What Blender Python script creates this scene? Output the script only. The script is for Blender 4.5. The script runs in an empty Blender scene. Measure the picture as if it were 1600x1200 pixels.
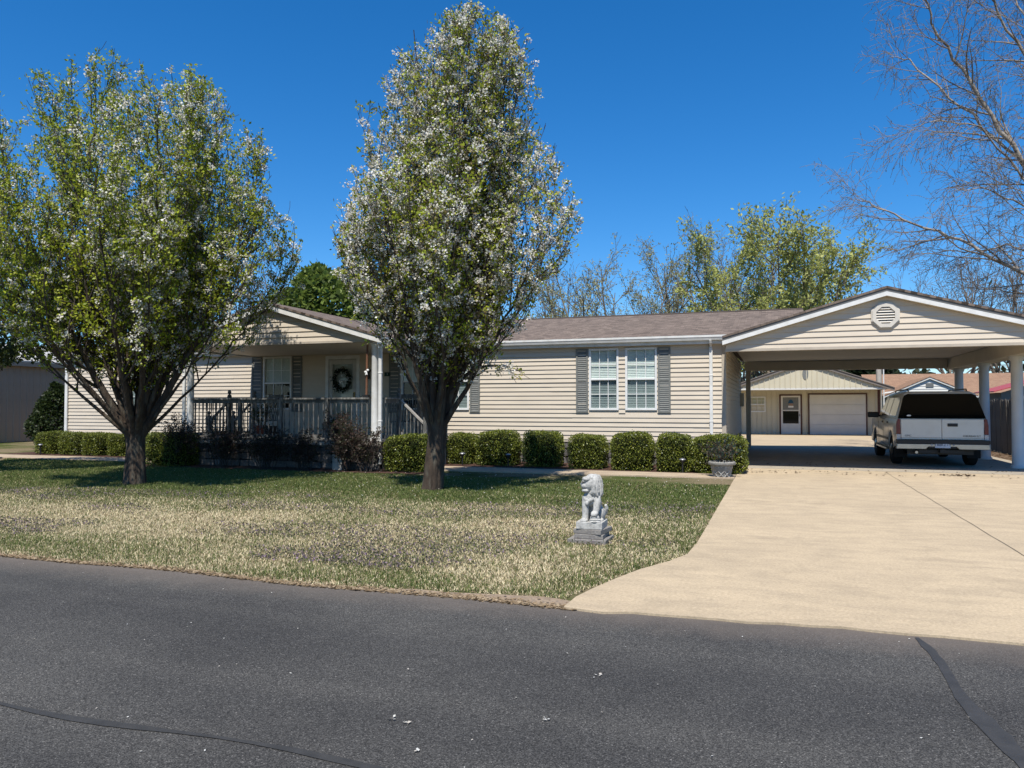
import bpy, bmesh, math, random
import numpy as np
from mathutils import Vector, Matrix

scene = bpy.context.scene
COL = scene.collection
RAD = math.radians

# ------------------------------------------------------------------ camera, sky, sun, exposure
# World axes follow the house: +X along its front (to the right), +Y away from the road, Z up.
THETA = RAD(19.0)
PITCH = math.atan(35 / 1200.0)
cam_data = bpy.data.cameras.new('camera')
cam_data.sensor_width = 36.0
cam_data.lens = 27.0
cam_data.clip_start = 0.05
cam_data.clip_end = 3000.0
cam = bpy.data.objects.new('camera', cam_data)
cam.location = (0, 0, 1.5)
cam.rotation_euler = (RAD(90) + PITCH, 0, THETA)
COL.objects.link(cam)
scene.camera = cam

SUN = Vector((-0.05, 0.56, -1.0)).normalized()        # the way the sunlight travels
SUN_EL = math.asin(-SUN.z)
SUN_AZ = math.atan2(-SUN.x, -SUN.y)

world = bpy.data.worlds.new('World')
scene.world = world
world.use_nodes = True
wn = world.node_tree.nodes
bg = wn['Background']
sky = wn.new('ShaderNodeTexSky')
sky.sky_type = 'NISHITA'
sky.sun_disc = False
sky.sun_elevation = SUN_EL
sky.sun_rotation = SUN_AZ
sky.altitude = 0.0
sky.air_density = 1.0
sky.dust_density = 0.0
sky.ozone_density = 10.0
hs = wn.new('ShaderNodeHueSaturation')
hs.inputs['Saturation'].default_value = 1.22
world.node_tree.links.new(sky.outputs[0], hs.inputs['Color'])
world.node_tree.links.new(hs.outputs[0], bg.inputs[0])
bg.inputs[1].default_value = 0.114

sun_data = bpy.data.lights.new('sun', 'SUN')
sun_data.energy = 5.0
sun_data.angle = RAD(0.5)
sun_data.color = (1.0, 0.955, 0.88)
sun = bpy.data.objects.new('sun', sun_data)
sun.rotation_euler = SUN.to_track_quat('-Z', 'Y').to_euler()
sun.location = (0, -20, 40)
COL.objects.link(sun)

vs = scene.view_settings
vs.view_transform = 'Standard'
vs.look = 'None'
vs.exposure = 0.42
vs.gamma = 1.0
vs.use_curve_mapping = False
scene.render.engine = 'CYCLES'
scene.cycles.max_bounces = 8
scene.cycles.transparent_max_bounces = 12
scene.cycles.use_denoising = True

def at(px, py, y):
    """the place on the upright plane Y = y that lies in the direction of pixel (px, py) of the 1600x1200 photo"""
    f0 = Vector((-math.sin(THETA), math.cos(THETA), 0)); r = Vector((math.cos(THETA), math.sin(THETA), 0)); z = Vector((0, 0, 1))
    f = f0 * math.cos(PITCH) + z * math.sin(PITCH); u = -f0 * math.sin(PITCH) + z * math.cos(PITCH)
    d = f + r * ((px - 800) / 1200) + u * ((600 - py) / 1200)
    return Vector((0, 0, 1.5)) + d * (y / d.y)

# ------------------------------------------------------------------ materials
MATS = {}
AF = 0.87
def _ramp(nt, fac, stops):
    r = nt.nodes.new('ShaderNodeValToRGB')
    el = r.color_ramp.elements
    while len(el) > 1: el.remove(el[-1])
    el[0].position, el[0].color = stops[0][0], (*stops[0][1], 1)
    for p, c in stops[1:]:
        e = el.new(p); e.color = (*c, 1)
    nt.links.new(fac, r.inputs[0])
    return r.outputs[0]
def _noise(nt, vec, scale, detail=4, rough=0.55, dist=0.0):
    n = nt.nodes.new('ShaderNodeTexNoise')
    n.inputs['Scale'].default_value = scale; n.inputs['Detail'].default_value = detail
    n.inputs['Roughness'].default_value = rough; n.inputs['Distortion'].default_value = dist
    nt.links.new(vec, n.inputs['Vector'])
    return n.outputs['Fac']
def _mix(nt, fac, a, b, mode='MIX'):
    m = nt.nodes.new('ShaderNodeMix'); m.data_type = 'RGBA'; m.blend_type = mode
    for v, i in ((fac, 0), (a, 6), (b, 7)):
        if hasattr(v, 'is_linked') or hasattr(v, 'links'): nt.links.new(v, m.inputs[i])
        elif i == 0: m.inputs[0].default_value = v
        else: m.inputs[i].default_value = (*v, 1)
    return m.outputs[2]
def _coords(nt, kind='Object', scale=(1, 1, 1)):
    t = nt.nodes.new('ShaderNodeTexCoord'); m = nt.nodes.new('ShaderNodeMapping')
    m.inputs['Scale'].default_value = scale
    nt.links.new(t.outputs[kind], m.inputs[0])
    return m.outputs[0]
def _bump(nt, fac, strength, dist=0.01):
    b = nt.nodes.new('ShaderNodeBump'); b.inputs['Strength'].default_value = strength; b.inputs['Distance'].default_value = dist
    nt.links.new(fac, b.inputs['Height'])
    return b.outputs[0]
def new_mat(name):
    m = bpy.data.materials.new(name); m.use_nodes = True; MATS[name] = m
    return m, m.node_tree, m.node_tree.nodes['Principled BSDF']
def pm(name, c, c2=None, scale=6, rough=0.7, bump=0.0, bscale=40, metal=0.0, spec=0.3, stretch=(1, 1, 1), c3=None, s3=60, f3=0.35, bdist=0.01):
    """plain procedural material: two tones mixed by noise, a finer third tone, a little relief"""
    m, nt, b = new_mat(name)
    b.inputs['Roughness'].default_value = rough; b.inputs['Metallic'].default_value = metal
    b.inputs['Specular IOR Level'].default_value = spec
    vec = _coords(nt, 'Object', stretch)
    c, c2, c3 = [None if q is None else tuple(x * AF for x in q) for q in (c, c2, c3)]
    if c2 is None: c2 = tuple(x * 0.86 for x in c)
    col = _ramp(nt, _noise(nt, vec, scale), [(0.35, c), (0.68, c2)])
    if c3 is not None:
        f = _ramp(nt, _noise(nt, vec, s3, 3), [(0.5, (0, 0, 0)), (0.68, (f3, f3, f3))])
        col = _mix(nt, f, col, c3)
    nt.links.new(col, b.inputs['Base Color'])
    if bump: nt.links.new(_bump(nt, _noise(nt, vec, bscale, 5), bump, bdist), b.inputs['Normal'])
    return m
def leaf_mat(name, trans=0.35, rough=0.5, spec=0.3):
    """colour from the piece's own 'Col' attribute, some light through the leaf"""
    m, nt, b = new_mat(name)
    a = nt.nodes.new('ShaderNodeAttribute'); a.attribute_name = 'Col'
    nt.links.new(a.outputs['Color'], b.inputs['Base Color'])
    b.inputs['Roughness'].default_value = rough; b.inputs['Specular IOR Level'].default_value = spec
    t = nt.nodes.new('ShaderNodeBsdfTranslucent'); nt.links.new(a.outputs['Color'], t.inputs['Color'])
    x = nt.nodes.new('ShaderNodeMixShader'); x.inputs[0].default_value = trans
    out = nt.nodes['Material Output']
    nt.links.new(b.outputs[0], x.inputs[1]); nt.links.new(t.outputs[0], x.inputs[2]); nt.links.new(x.outputs[0], out.inputs['Surface'])
    return m
def glass_mat(name, tint=(0.8, 0.85, 0.85), refl=1.0):
    m, nt, b = new_mat(name)
    nt.nodes.remove(b)
    tr = nt.nodes.new('ShaderNodeBsdfTransparent'); tr.inputs[0].default_value = (*tint, 1)
    gl = nt.nodes.new('ShaderNodeBsdfGlossy'); gl.inputs['Roughness'].default_value = 0.02
    lw = nt.nodes.new('ShaderNodeLayerWeight'); lw.inputs[0].default_value = 0.5
    pw = nt.nodes.new('ShaderNodeMath'); pw.operation = 'POWER'; pw.inputs[1].default_value = 4.0
    nt.links.new(lw.outputs['Facing'], pw.inputs[0])
    mu = nt.nodes.new('ShaderNodeMath'); mu.operation = 'MULTIPLY_ADD'; mu.inputs[1].default_value = 0.9; mu.inputs[2].default_value = 0.045 * refl
    nt.links.new(pw.outputs[0], mu.inputs[0])
    x = nt.nodes.new('ShaderNodeMixShader')
    nt.links.new(mu.outputs[0], x.inputs[0]); nt.links.new(tr.outputs[0], x.inputs[1]); nt.links.new(gl.outputs[0], x.inputs[2])
    nt.links.new(x.outputs[0], nt.nodes['Material Output'].inputs['Surface'])
    return m

pm('siding', (0.64, 0.555, 0.44), (0.59, 0.51, 0.405), 2.5, 0.55, 0.05, 120, spec=0.35, c3=(0.50, 0.43, 0.34), s3=1.7, f3=0.25, stretch=(0.6, 1, 3))
pm('siding_trim', (0.50, 0.435, 0.35), None, 4, 0.5, spec=0.35)
pm('white_trim', (0.78, 0.77, 0.74), (0.68, 0.67, 0.63), 5, 0.45, 0.02, 30, spec=0.4, c3=(0.5, 0.48, 0.42), s3=8, f3=0.25)
pm('white_vinyl', (0.80, 0.80, 0.78), (0.74, 0.74, 0.71), 7, 0.4, spec=0.4)
pm('soffit', (0.72, 0.64, 0.52), (0.66, 0.585, 0.475), 3, 0.6)
pm('shutter_grey', (0.150, 0.162, 0.152), (0.20, 0.20, 0.185), 9, 0.65, 0.1, 60, stretch=(1, 1, 4), c3=(0.29, 0.27, 0.25), s3=22, f3=0.5)
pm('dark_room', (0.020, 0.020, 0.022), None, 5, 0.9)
pm('blind', (0.78, 0.79, 0.76), (0.72, 0.73, 0.71), 4, 0.6)
pm('weathered_wood', (0.155, 0.15, 0.135), (0.085, 0.083, 0.075), 5, 0.85, 0.3, 30, stretch=(1, 1, 0.4), c3=(0.36, 0.35, 0.33), s3=14, f3=0.6)
pm('pale_wood', (0.42, 0.39, 0.34), (0.30, 0.28, 0.25), 6, 0.8, 0.25, 30, c3=(0.2, 0.19, 0.17), s3=17, f3=0.5)
pm('stone', (0.17, 0.155, 0.14), (0.10, 0.095, 0.09), 6, 0.9, 0.7, 22, c3=(0.28, 0.26, 0.24), s3=18, f3=0.7, bdist=0.03)
pm('mortar', (0.045, 0.042, 0.04), None, 10, 0.95, 0.4, 60)
pm('bark', (0.078, 0.055, 0.038), (0.040, 0.029, 0.021), 9, 0.95, 1.0, 16, stretch=(1, 1, 0.22), c3=(0.13, 0.12, 0.09), s3=11, f3=0.65, bdist=0.05)
pm('twig_bark', (0.085, 0.065, 0.052), (0.05, 0.042, 0.036), 8, 0.9)
pm('far_bark', (0.20, 0.165, 0.13), (0.13, 0.107, 0.085), 3, 0.9)
pm('birch_bark', (0.44, 0.38, 0.31), (0.19, 0.145, 0.11), 2.2, 0.8, 0.3, 20, c3=(0.05, 0.04, 0.03), s3=9, f3=0.8, stretch=(1, 1, 2.5))
pm('birch_twig', (0.28, 0.235, 0.19), (0.18, 0.148, 0.12), 3, 0.85)
pm('mulch', (0.090, 0.042, 0.028), (0.045, 0.024, 0.018), 14, 0.95, 1.0, 50, c3=(0.15, 0.09, 0.06), s3=50, f3=0.7, bdist=0.03)
pm('gravel_leaf', (0.16, 0.10, 0.06), (0.25, 0.18, 0.12), 8, 0.95, 1.0, 40, c3=(0.07, 0.045, 0.03), s3=35, f3=0.8, bdist=0.03)
pm('tar', (0.040, 0.039, 0.037), (0.056, 0.054, 0.051), 9, 0.6, 0.3, 60)
pm('sandy_soil', (0.36, 0.27, 0.185), (0.26, 0.19, 0.125), 9, 0.95, 0.8, 60, c3=(0.14, 0.12, 0.10), s3=45, f3=0.8)
pm('joint', (0.13, 0.105, 0.075), None, 10, 0.95)
pm('cast_stone', (0.54, 0.525, 0.48), (0.38, 0.37, 0.34), 14, 0.85, 0.3, 90, c3=(0.20, 0.20, 0.19), s3=30, f3=0.6)
pm('vent_paint', (0.66, 0.61, 0.53), (0.58, 0.54, 0.47), 6, 0.5)
pm('old_block', (0.26, 0.24, 0.21), (0.19, 0.175, 0.16), 12, 0.95, 0.5, 70, c3=(0.36, 0.34, 0.31), s3=40, f3=0.6)
pm('urn_stone', (0.36, 0.34, 0.30), (0.26, 0.25, 0.22), 15, 0.9, 0.4, 70, c3=(0.12, 0.12, 0.11), s3=28, f3=0.5)
pm('black_metal', (0.02, 0.02, 0.022), None, 10, 0.45, spec=0.4)
pm('lamp_grey', (0.30, 0.30, 0.31), None, 10, 0.4, metal=0.6)
pm('terracotta', (0.20, 0.055, 0.035), (0.15, 0.045, 0.03), 9, 0.8)
pm('brown_pole', (0.20, 0.095, 0.05), (0.15, 0.07, 0.04), 9, 0.6)
pm('brown_metal', (0.45, 0.31, 0.225), (0.41, 0.285, 0.205), 2, 0.5, 0.04, 10, spec=0.4)
pm('pale_roof_metal', (0.58, 0.55, 0.49), (0.50, 0.47, 0.42), 1.5, 0.5)
pm('garage_panel', (0.60, 0.545, 0.40), (0.55, 0.50, 0.37), 1.2, 0.5, spec=0.35)
pm('garage_door', (0.68, 0.66, 0.60), (0.62, 0.60, 0.55), 2, 0.5, 0.1, 80)
pm('maroon_trim', (0.09, 0.035, 0.025), None, 5, 0.5)
pm('neighbour_white', (0.72, 0.71, 0.66), (0.66, 0.65, 0.6), 2, 0.6)
pm('neighbour_grey', (0.16, 0.17, 0.165), None, 2, 0.7)
pm('red_metal', (0.46, 0.09, 0.09), (0.40, 0.08, 0.08), 2, 0.45)
pm('fence_wood', (0.165, 0.142, 0.118), (0.10, 0.086, 0.072), 3, 0.9, 0.4, 18, stretch=(3, 3, 0.5), c3=(0.23, 0.19, 0.15), s3=16, f3=0.5)
pm('pole_wood', (0.46, 0.42, 0.36), (0.36, 0.33, 0.28), 4, 0.85)
pm('column_paint', (0.66, 0.66, 0.65), (0.60, 0.60, 0.59), 3, 0.5, 0.03, 40)
pm('car_white', (0.70, 0.69, 0.65), (0.66, 0.65, 0.61), 2, 0.22, spec=0.6, c3=(0.55, 0.52, 0.46), s3=5, f3=0.25)
pm('car_tan', (0.26, 0.235, 0.19), (0.24, 0.215, 0.175), 2, 0.25, spec=0.6)
pm('car_black', (0.012, 0.012, 0.013), None, 5, 0.45, spec=0.4)
pm('car_glass', (0.004, 0.005, 0.005), None, 5, 0.04, spec=0.22)
pm('rubber', (0.016, 0.016, 0.016), None, 12, 0.85, 0.3, 40)
pm('chrome', (0.46, 0.44, 0.41), (0.38, 0.365, 0.34), 3, 0.28, metal=0.9)
pm('tail_red', (0.17, 0.010, 0.012), (0.11, 0.006, 0.009), 20, 0.2, spec=0.6)
pm('lens_clear', (0.52, 0.52, 0.53), None, 20, 0.2, spec=0.6)
pm('plate_white', (0.62, 0.65, 0.70), (0.50, 0.55, 0.64), 14, 0.5)
pm('ink', (0.02, 0.02, 0.03), None, 10, 0.6)
pm('badge', (0.10, 0.10, 0.10), None, 10, 0.4, metal=0.5)
pm('door_white', (0.58, 0.56, 0.51), None, 5, 0.5)
pm('brass', (0.30, 0.22, 0.10), None, 5, 0.35, metal=0.9)
pm('sign_green', (0.015, 0.045, 0.03), None, 8, 0.6)
pm('sign_blue', (0.02, 0.09, 0.17), None, 8, 0.6)
pm('sign_skin', (0.32, 0.21, 0.15), None, 8, 0.7)
pm('dead_leaf', (0.11, 0.055, 0.03), (0.06, 0.035, 0.022), 20, 0.9)
leaf_mat('leaf', 0.42)
leaf_mat('petal', 0.40, 0.6)
leaf_mat('box_leaf', 0.22, 0.4, 0.45)
leaf_mat('blade', 0.30, 0.6, 0.2)
glass_mat('window_glass', (0.86, 0.92, 0.90), 1.0)

def surf_asphalt():
    m, nt, b = new_mat('asphalt')
    v = _coords(nt)
    vo = nt.nodes.new('ShaderNodeTexVoronoi'); vo.inputs['Scale'].default_value = 190; nt.links.new(v, vo.inputs['Vector'])
    sp = nt.nodes.new('ShaderNodeSeparateColor'); nt.links.new(vo.outputs['Color'], sp.inputs[0])
    stone = _ramp(nt, sp.outputs[0], [(0.0, (0.020, 0.019, 0.018)), (0.5, (0.048, 0.0465, 0.0435)), (0.86, (0.082, 0.079, 0.073)), (0.965, (0.10, 0.098, 0.092)), (1.0, (0.19, 0.18, 0.165))])
    wear = _ramp(nt, _noise(nt, _coords(nt, 'Object', (0.08, 1.0, 1)), 1.3, 4, 0.5), [(0.35, (0.84, 0.84, 0.85)), (0.65, (1.16, 1.15, 1.13))])
    stone = _mix(nt, 1.0, stone, wear, 'MULTIPLY')
    big = _ramp(nt, _noise(nt, v, 0.55, 5, 0.6), [(0.3, (0.74, 0.74, 0.75)), (0.7, (1.26, 1.25, 1.22))])
    col = _mix(nt, 1.0, stone, big, 'MULTIPLY')
    # dusty paler margin along the lawn
    s = nt.nodes.new('ShaderNodeSeparateXYZ'); nt.links.new(v, s.inputs[0])
    e = nt.nodes.new('ShaderNodeMath'); e.operation = 'MULTIPLY_ADD'; e.inputs[1].default_value = 0.55
    nt.links.new(_noise(nt, v, 3.5, 5, 0.7), e.inputs[0]); nt.links.new(s.outputs[1], e.inputs[2])
    mg = _ramp(nt, e.outputs[0], [(0.0, (0, 0, 0)), (1.0, (1, 1, 1))])
    mr = nt.nodes.new('ShaderNodeMapRange'); mr.inputs['From Min'].default_value = 5.35; mr.inputs['From Max'].default_value = 6.0
    mr.inputs['To Max'].default_value = 0.75
    nt.links.new(e.outputs[0], mr.inputs['Value'])
    col = _mix(nt, mr.outputs[0], col, (0.16, 0.13, 0.105))
    nt.links.new(col, b.inputs['Base Color'])
    b.inputs['Roughness'].default_value = 0.85; b.inputs['Specular IOR Level'].default_value = 0.25
    nt.links.new(_bump(nt, vo.outputs['Distance'], 0.35, 0.006), b.inputs['Normal'])
surf_asphalt()
def surf_concrete(name, c, c2, c3):
    c, c2, c3 = [tuple(x * AF for x in q) for q in (c, c2, c3)]
    m, nt, b = new_mat(name)
    v = _coords(nt)
    col = _ramp(nt, _noise(nt, v, 0.45, 6, 0.62), [(0.32, c), (0.66, c2)])
    st = _noise(nt, _coords(nt, 'Object', (0.8, 2.0, 1)), 1.9, 7, 0.75)
    col = _mix(nt, _ramp(nt, st, [(0.43, (0, 0, 0)), (0.68, (0.75, 0.75, 0.75))]), col, c3)
    fine = _ramp(nt, _noise(nt, v, 42, 5, 0.8), [(0.3, (0.74, 0.73, 0.71)), (0.7, (1.2, 1.2, 1.2))])
    col = _mix(nt, 1.0, col, fine, 'MULTIPLY')
    blot = _ramp(nt, _noise(nt, v, 1.7, 6, 0.7, 0.6), [(0.52, (0, 0, 0)), (0.76, (0.5, 0.5, 0.5))])
    col = _mix(nt, blot, col, tuple(x * 0.72 for x in c3))
    sp = _ramp(nt, _noise(nt, v, 16, 4, 0.75), [(0.66, (0, 0, 0)), (0.74, (0.5, 0.5, 0.5))])
    col = _mix(nt, sp, col, tuple(x * 0.5 for x in c3))
    nt.links.new(col, b.inputs['Base Color'])
    b.inputs['Roughness'].default_value = 0.9; b.inputs['Specular IOR Level'].default_value = 0.2
    nt.links.new(_bump(nt, _noise(nt, v, 90, 5), 0.35, 0.006), b.inputs['Normal'])
surf_concrete('drive_concrete', (0.555, 0.44, 0.292), (0.485, 0.385, 0.258), (0.385, 0.308, 0.212))
surf_concrete('slab_concrete', (0.46, 0.40, 0.31), (0.39, 0.34, 0.265), (0.29, 0.25, 0.20))
surf_concrete('path_concrete', (0.52, 0.41, 0.285), (0.46, 0.365, 0.255), (0.30, 0.235, 0.175))
def surf_ground():
    m, nt, b = new_mat('ground')
    v = _coords(nt)
    soil = _ramp(nt, _noise(nt, v, 22, 5, 0.7), [(0.3, (0.10, 0.08, 0.048)), (0.7, (0.25, 0.20, 0.125))])
    turf = _ramp(nt, _noise(nt, v, 30, 5, 0.7), [(0.3, (0.035, 0.05, 0.014)), (0.7, (0.085, 0.10, 0.032))])
    col = _mix(nt, _ramp(nt, _noise(nt, v, 0.5, 5, 0.6), [(0.42, (0, 0, 0)), (0.58, (1, 1, 1))]), soil, turf)
    nt.links.new(col, b.inputs['Base Color']); b.inputs['Roughness'].default_value = 1.0; b.inputs['Specular IOR Level'].default_value = 0.0
    nt.links.new(_bump(nt, _noise(nt, v, 40, 5), 0.6, 0.03), b.inputs['Normal'])
surf_ground()
def surf_shingle(name, c, c2, c3):
    m, nt, b = new_mat(name)
    t = nt.nodes.new('ShaderNodeTexCoord')
    br = nt.nodes.new('ShaderNodeTexBrick')
    br.inputs['Scale'].default_value = 1.0; br.inputs['Brick Width'].default_value = 0.17; br.inputs['Row Height'].default_value = 0.125
    br.inputs['Mortar Size'].default_value = 0.004; br.inputs['Bias'].default_value = -0.1; br.inputs['Mortar Smooth'].default_value = 0.3
    br.inputs['Color1'].default_value = (*c, 1); br.inputs['Color2'].default_value = (*c2, 1); br.inputs['Mortar'].default_value = (*[x * 0.5 for x in c2], 1)
    br.offset = 0.37
    nt.links.new(t.outputs['UV'], br.inputs['Vector'])
    f = _ramp(nt, _noise(nt, t.outputs['UV'], 2.6, 5, 0.7), [(0.42, (0, 0, 0)), (0.62, (0.8, 0.8, 0.8))])
    col = _mix(nt, f, br.outputs['Color'], c3)
    g = _ramp(nt, _noise(nt, t.outputs['UV'], 70, 3, 0.7), [(0.25, (0.72, 0.72, 0.72)), (0.75, (1.25, 1.25, 1.25))])
    col = _mix(nt, 1.0, col, g, 'MULTIPLY')
    nt.links.new(col, b.inputs['Base Color']); b.inputs['Roughness'].default_value = 0.95; b.inputs['Specular IOR Level'].default_value = 0.15
    nt.links.new(_bump(nt, br.outputs['Fac'], -0.6, 0.01), b.inputs['Normal'])
surf_shingle('shingle', (0.205, 0.160, 0.130), (0.085, 0.067, 0.056), (0.145, 0.113, 0.093))
surf_shingle('shingle_orange', (0.30, 0.185, 0.12), (0.20, 0.12, 0.08), (0.26, 0.165, 0.11))

# ------------------------------------------------------------------ building helpers
ORG = {}
def tag(o, label=None, cat=None, group=None, kind=None):
    for k, v in (('label', label), ('category', cat), ('group', group), ('kind', kind)):
        if v: o[k] = v
    return o
def empty(name, loc, label, cat, group=None):
    o = bpy.data.objects.new(name, None); o.location = loc; o.empty_display_size = 0.2
    COL.objects.link(o); ORG[o] = Vector(loc)
    return tag(o, label, cat, group)
def link(name, me, parent=None, org=None):
    o = bpy.data.objects.new(name, me); COL.objects.link(o)
    if parent is not None: o.parent = parent; ORG[o] = ORG[parent]
    else: ORG[o] = Vector((0, 0, 0))
    return o
class MB:
    """collects faces and links them as one mesh object"""
    def __init__(s): s.v = []; s.f = []; s.uv = {}
    def _q(s, pts, faces):
        n = len(s.v); s.v += [tuple(p) for p in pts]; s.f += [tuple(i + n for i in f) for f in faces]
        return s
    def box(s, x0, x1, y0, y1, z0, z1):
        return s._q([(x0, y0, z0), (x1, y0, z0), (x1, y1, z0), (x0, y1, z0), (x0, y0, z1), (x1, y0, z1), (x1, y1, z1), (x0, y1, z1)],
                    [(0, 3, 2, 1), (4, 5, 6, 7), (0, 1, 5, 4), (1, 2, 6, 5), (2, 3, 7, 6), (3, 0, 4, 7)])
    def poly(s, pts): return s._q(pts, [tuple(range(len(pts)))])
    def prism(s, pts, axis, a0, a1):
        """pts are the two other coordinates, in axis order, of an outline swept from a0 to a1"""
        def P(a, p):
            return ((a, p[0], p[1]), (p[0], a, p[1]), (p[0], p[1], a))['xyz'.index(axis)]
        n = len(pts)
        return s._q([P(a0, p) for p in pts] + [P(a1, p) for p in pts],
                    [tuple(range(n))[::-1], tuple(range(n, 2 * n))] + [(i, (i + 1) % n, n + (i + 1) % n, n + i) for i in range(n)])
    def tube(s, pts, radii, n=8, cap=True):
        pts = [Vector(p) for p in pts]; k = len(pts)
        if not hasattr(radii, '__len__'): radii = [radii] * k
        vv = []
        ref = None
        for i, p in enumerate(pts):
            t = (pts[min(i + 1, k - 1)] - pts[max(i - 1, 0)]).normalized()
            if ref is None: ref = Vector((1, 0, 0)) if abs(t.x) < 0.8 else Vector((0, 1, 0))
            a = t.cross(ref).normalized(); b = t.cross(a).normalized(); ref = -t.cross(a).cross(t) if False else ref
            for j in range(n):
                an = 2 * math.pi * j / n
                vv.append(p + (a * math.cos(an) + b * math.sin(an)) * radii[i])
        ff = [(i * n + j, i * n + (j + 1) % n, (i + 1) * n + (j + 1) % n, (i + 1) * n + j) for i in range(k - 1) for j in range(n)]
        if cap: ff += [tuple(range(n))[::-1], tuple(range((k - 1) * n, k * n))]
        return s._q(vv, ff)
    def lathe(s, prof, n=16, c=(0, 0, 0)):
        vv = [(c[0] + r * math.cos(2 * math.pi * j / n), c[1] + r * math.sin(2 * math.pi * j / n), c[2] + z) for r, z in prof for j in range(n)]
        k = len(prof)
        ff = [(i * n + j, i * n + (j + 1) % n, (i + 1) * n + (j + 1) % n, (i + 1) * n + j) for i in range(k - 1) for j in range(n)]
        return s._q(vv, ff + [tuple(range(n))[::-1], tuple(range((k - 1) * n, k * n))])
    def ball(s, c, r, seg=10, rings=7, sc=(1, 1, 1)):
        vv = []; 
        for i in range(rings + 1):
            ph = math.pi * i / rings
            for j in range(seg):
                a = 2 * math.pi * j / seg
                vv.append((c[0] + r * sc[0] * math.sin(ph) * math.cos(a), c[1] + r * sc[1] * math.sin(ph) * math.sin(a), c[2] - r * sc[2] * math.cos(ph)))
        return s._q(vv, [(i * seg + j, i * seg + (j + 1) % seg, (i + 1) * seg + (j + 1) % seg, (i + 1) * seg + j) for i in range(rings) for j in range(seg)])
    def mesh(s, name, mat, org=(0, 0, 0), smooth=False, bevel=0.0, seg=2, recalc=True):
        me = bpy.data.meshes.new(name)
        o = Vector(org)
        me.from_pydata([tuple(Vector(v) - o) for v in s.v], [], s.f)
        if recalc or bevel:
            bm = bmesh.new(); bm.from_mesh(me)
            bmesh.ops.remove_doubles(bm, verts=bm.verts, dist=1e-6)
            bmesh.ops.recalc_face_normals(bm, faces=bm.faces)
            if bevel:
                ed = [e for e in bm.edges if len(e.link_faces) == 2 and e.calc_face_angle(0) > 0.5]
                bmesh.ops.bevel(bm, geom=ed, offset=bevel, segments=seg, affect='EDGES', profile=0.5, clamp_overlap=True)
            bm.to_mesh(me); bm.free()
        me.materials.append(MATS[mat])
        if smooth:
            me.polygons.foreach_set('use_smooth', [True] * len(me.polygons))
            if hasattr(me, 'set_sharp_from_angle'): me.set_sharp_from_angle(angle=RAD(40))
        me.update()
        return me
    def build(s, name, mat, parent=None, **k):
        return link(name, s.mesh(name, mat, ORG[parent] if parent is not None else (0, 0, 0), **k), parent)
def structure(name, mb, mat, **k): return tag(mb.build(name, mat, None, **k), kind='structure')
def copy_tree(o, parent=None, loc=None, rz=None, label=None, scale=None):
    c = o.copy(); COL.objects.link(c); ORG[c] = ORG[o]
    if parent is not None:
        c.parent = parent
    if loc is not None: c.location = loc
    if rz is not None: c.rotation_euler = (0, 0, rz)
    if scale is not None: c.scale = scale
    if label: c['label'] = label
    for ch in KIDS.get(o, list(o.children)): copy_tree(ch, c)
    return c
KIDS = {}
def np_mesh(name, verts, faces, mat, cols=None, smooth=False):
    """fast mesh from arrays; faces (n, 3) or (n, 4); cols per vertex"""
    verts = np.asarray(verts, np.float32); faces = np.asarray(faces, np.int32)
    me = bpy.data.meshes.new(name)
    me.vertices.add(len(verts)); me.vertices.foreach_set('co', verts.ravel())
    k = faces.shape[1]
    me.loops.add(faces.size); me.loops.foreach_set('vertex_index', faces.ravel())
    me.polygons.add(len(faces))
    me.polygons.foreach_set('loop_start', np.arange(0, faces.size, k, dtype=np.int32))
    me.polygons.foreach_set('loop_total', np.full(len(faces), k, np.int32))
    if smooth: me.polygons.foreach_set('use_smooth', np.ones(len(faces), bool))
    if cols is not None:
        a = me.attributes.new('Col', 'FLOAT_COLOR', 'POINT')
        c = np.ones((len(verts), 4), np.float32); c[:, :3] = cols
        a.data.foreach_set('color', c.ravel())
    me.materials.append(MATS[mat])
    me.update(calc_edges=True)
    return me
def vnoise(x, y, seed=0, octs=3):
    """smooth value noise, 0..1"""
    rs = np.random.RandomState(seed); tab = rs.rand(64, 64); out = 0; amp = 1; tot = 0
    for o in range(octs):
        xi = np.floor(x).astype(int); yi = np.floor(y).astype(int); fx = x - xi; fy = y - yi
        fx = fx * fx * (3 - 2 * fx); fy = fy * fy * (3 - 2 * fy)
        g = lambda a, b: tab[a % 64, b % 64]
        out = out + amp * ((g(xi, yi) * (1 - fx) + g(xi + 1, yi) * fx) * (1 - fy) + (g(xi, yi + 1) * (1 - fx) + g(xi + 1, yi + 1) * fx) * fy)
        tot += amp; amp *= 0.5; x = x * 2.03 + 7.1; y = y * 2.03 + 3.7
    return out / tot
def text_mesh(txt, size, mat, name, extrude=0.001):
    cu = bpy.data.curves.new('lettering', 'FONT'); cu.body = txt; cu.size = size; cu.extrude = extrude; cu.align_x = 'CENTER'; cu.align_y = 'CENTER'
    cu.resolution_u = 2
    o = bpy.data.objects.new('lettering_tmp', cu); COL.objects.link(o)
    dg = bpy.context.evaluated_depsgraph_get(); dg.update()
    me = bpy.data.meshes.new_from_object(o.evaluated_get(dg)); me.name = name
    bpy.data.objects.remove(o); bpy.data.curves.remove(cu)
    me.materials.clear(); me.materials.append(MATS[mat])
    return me
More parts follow.
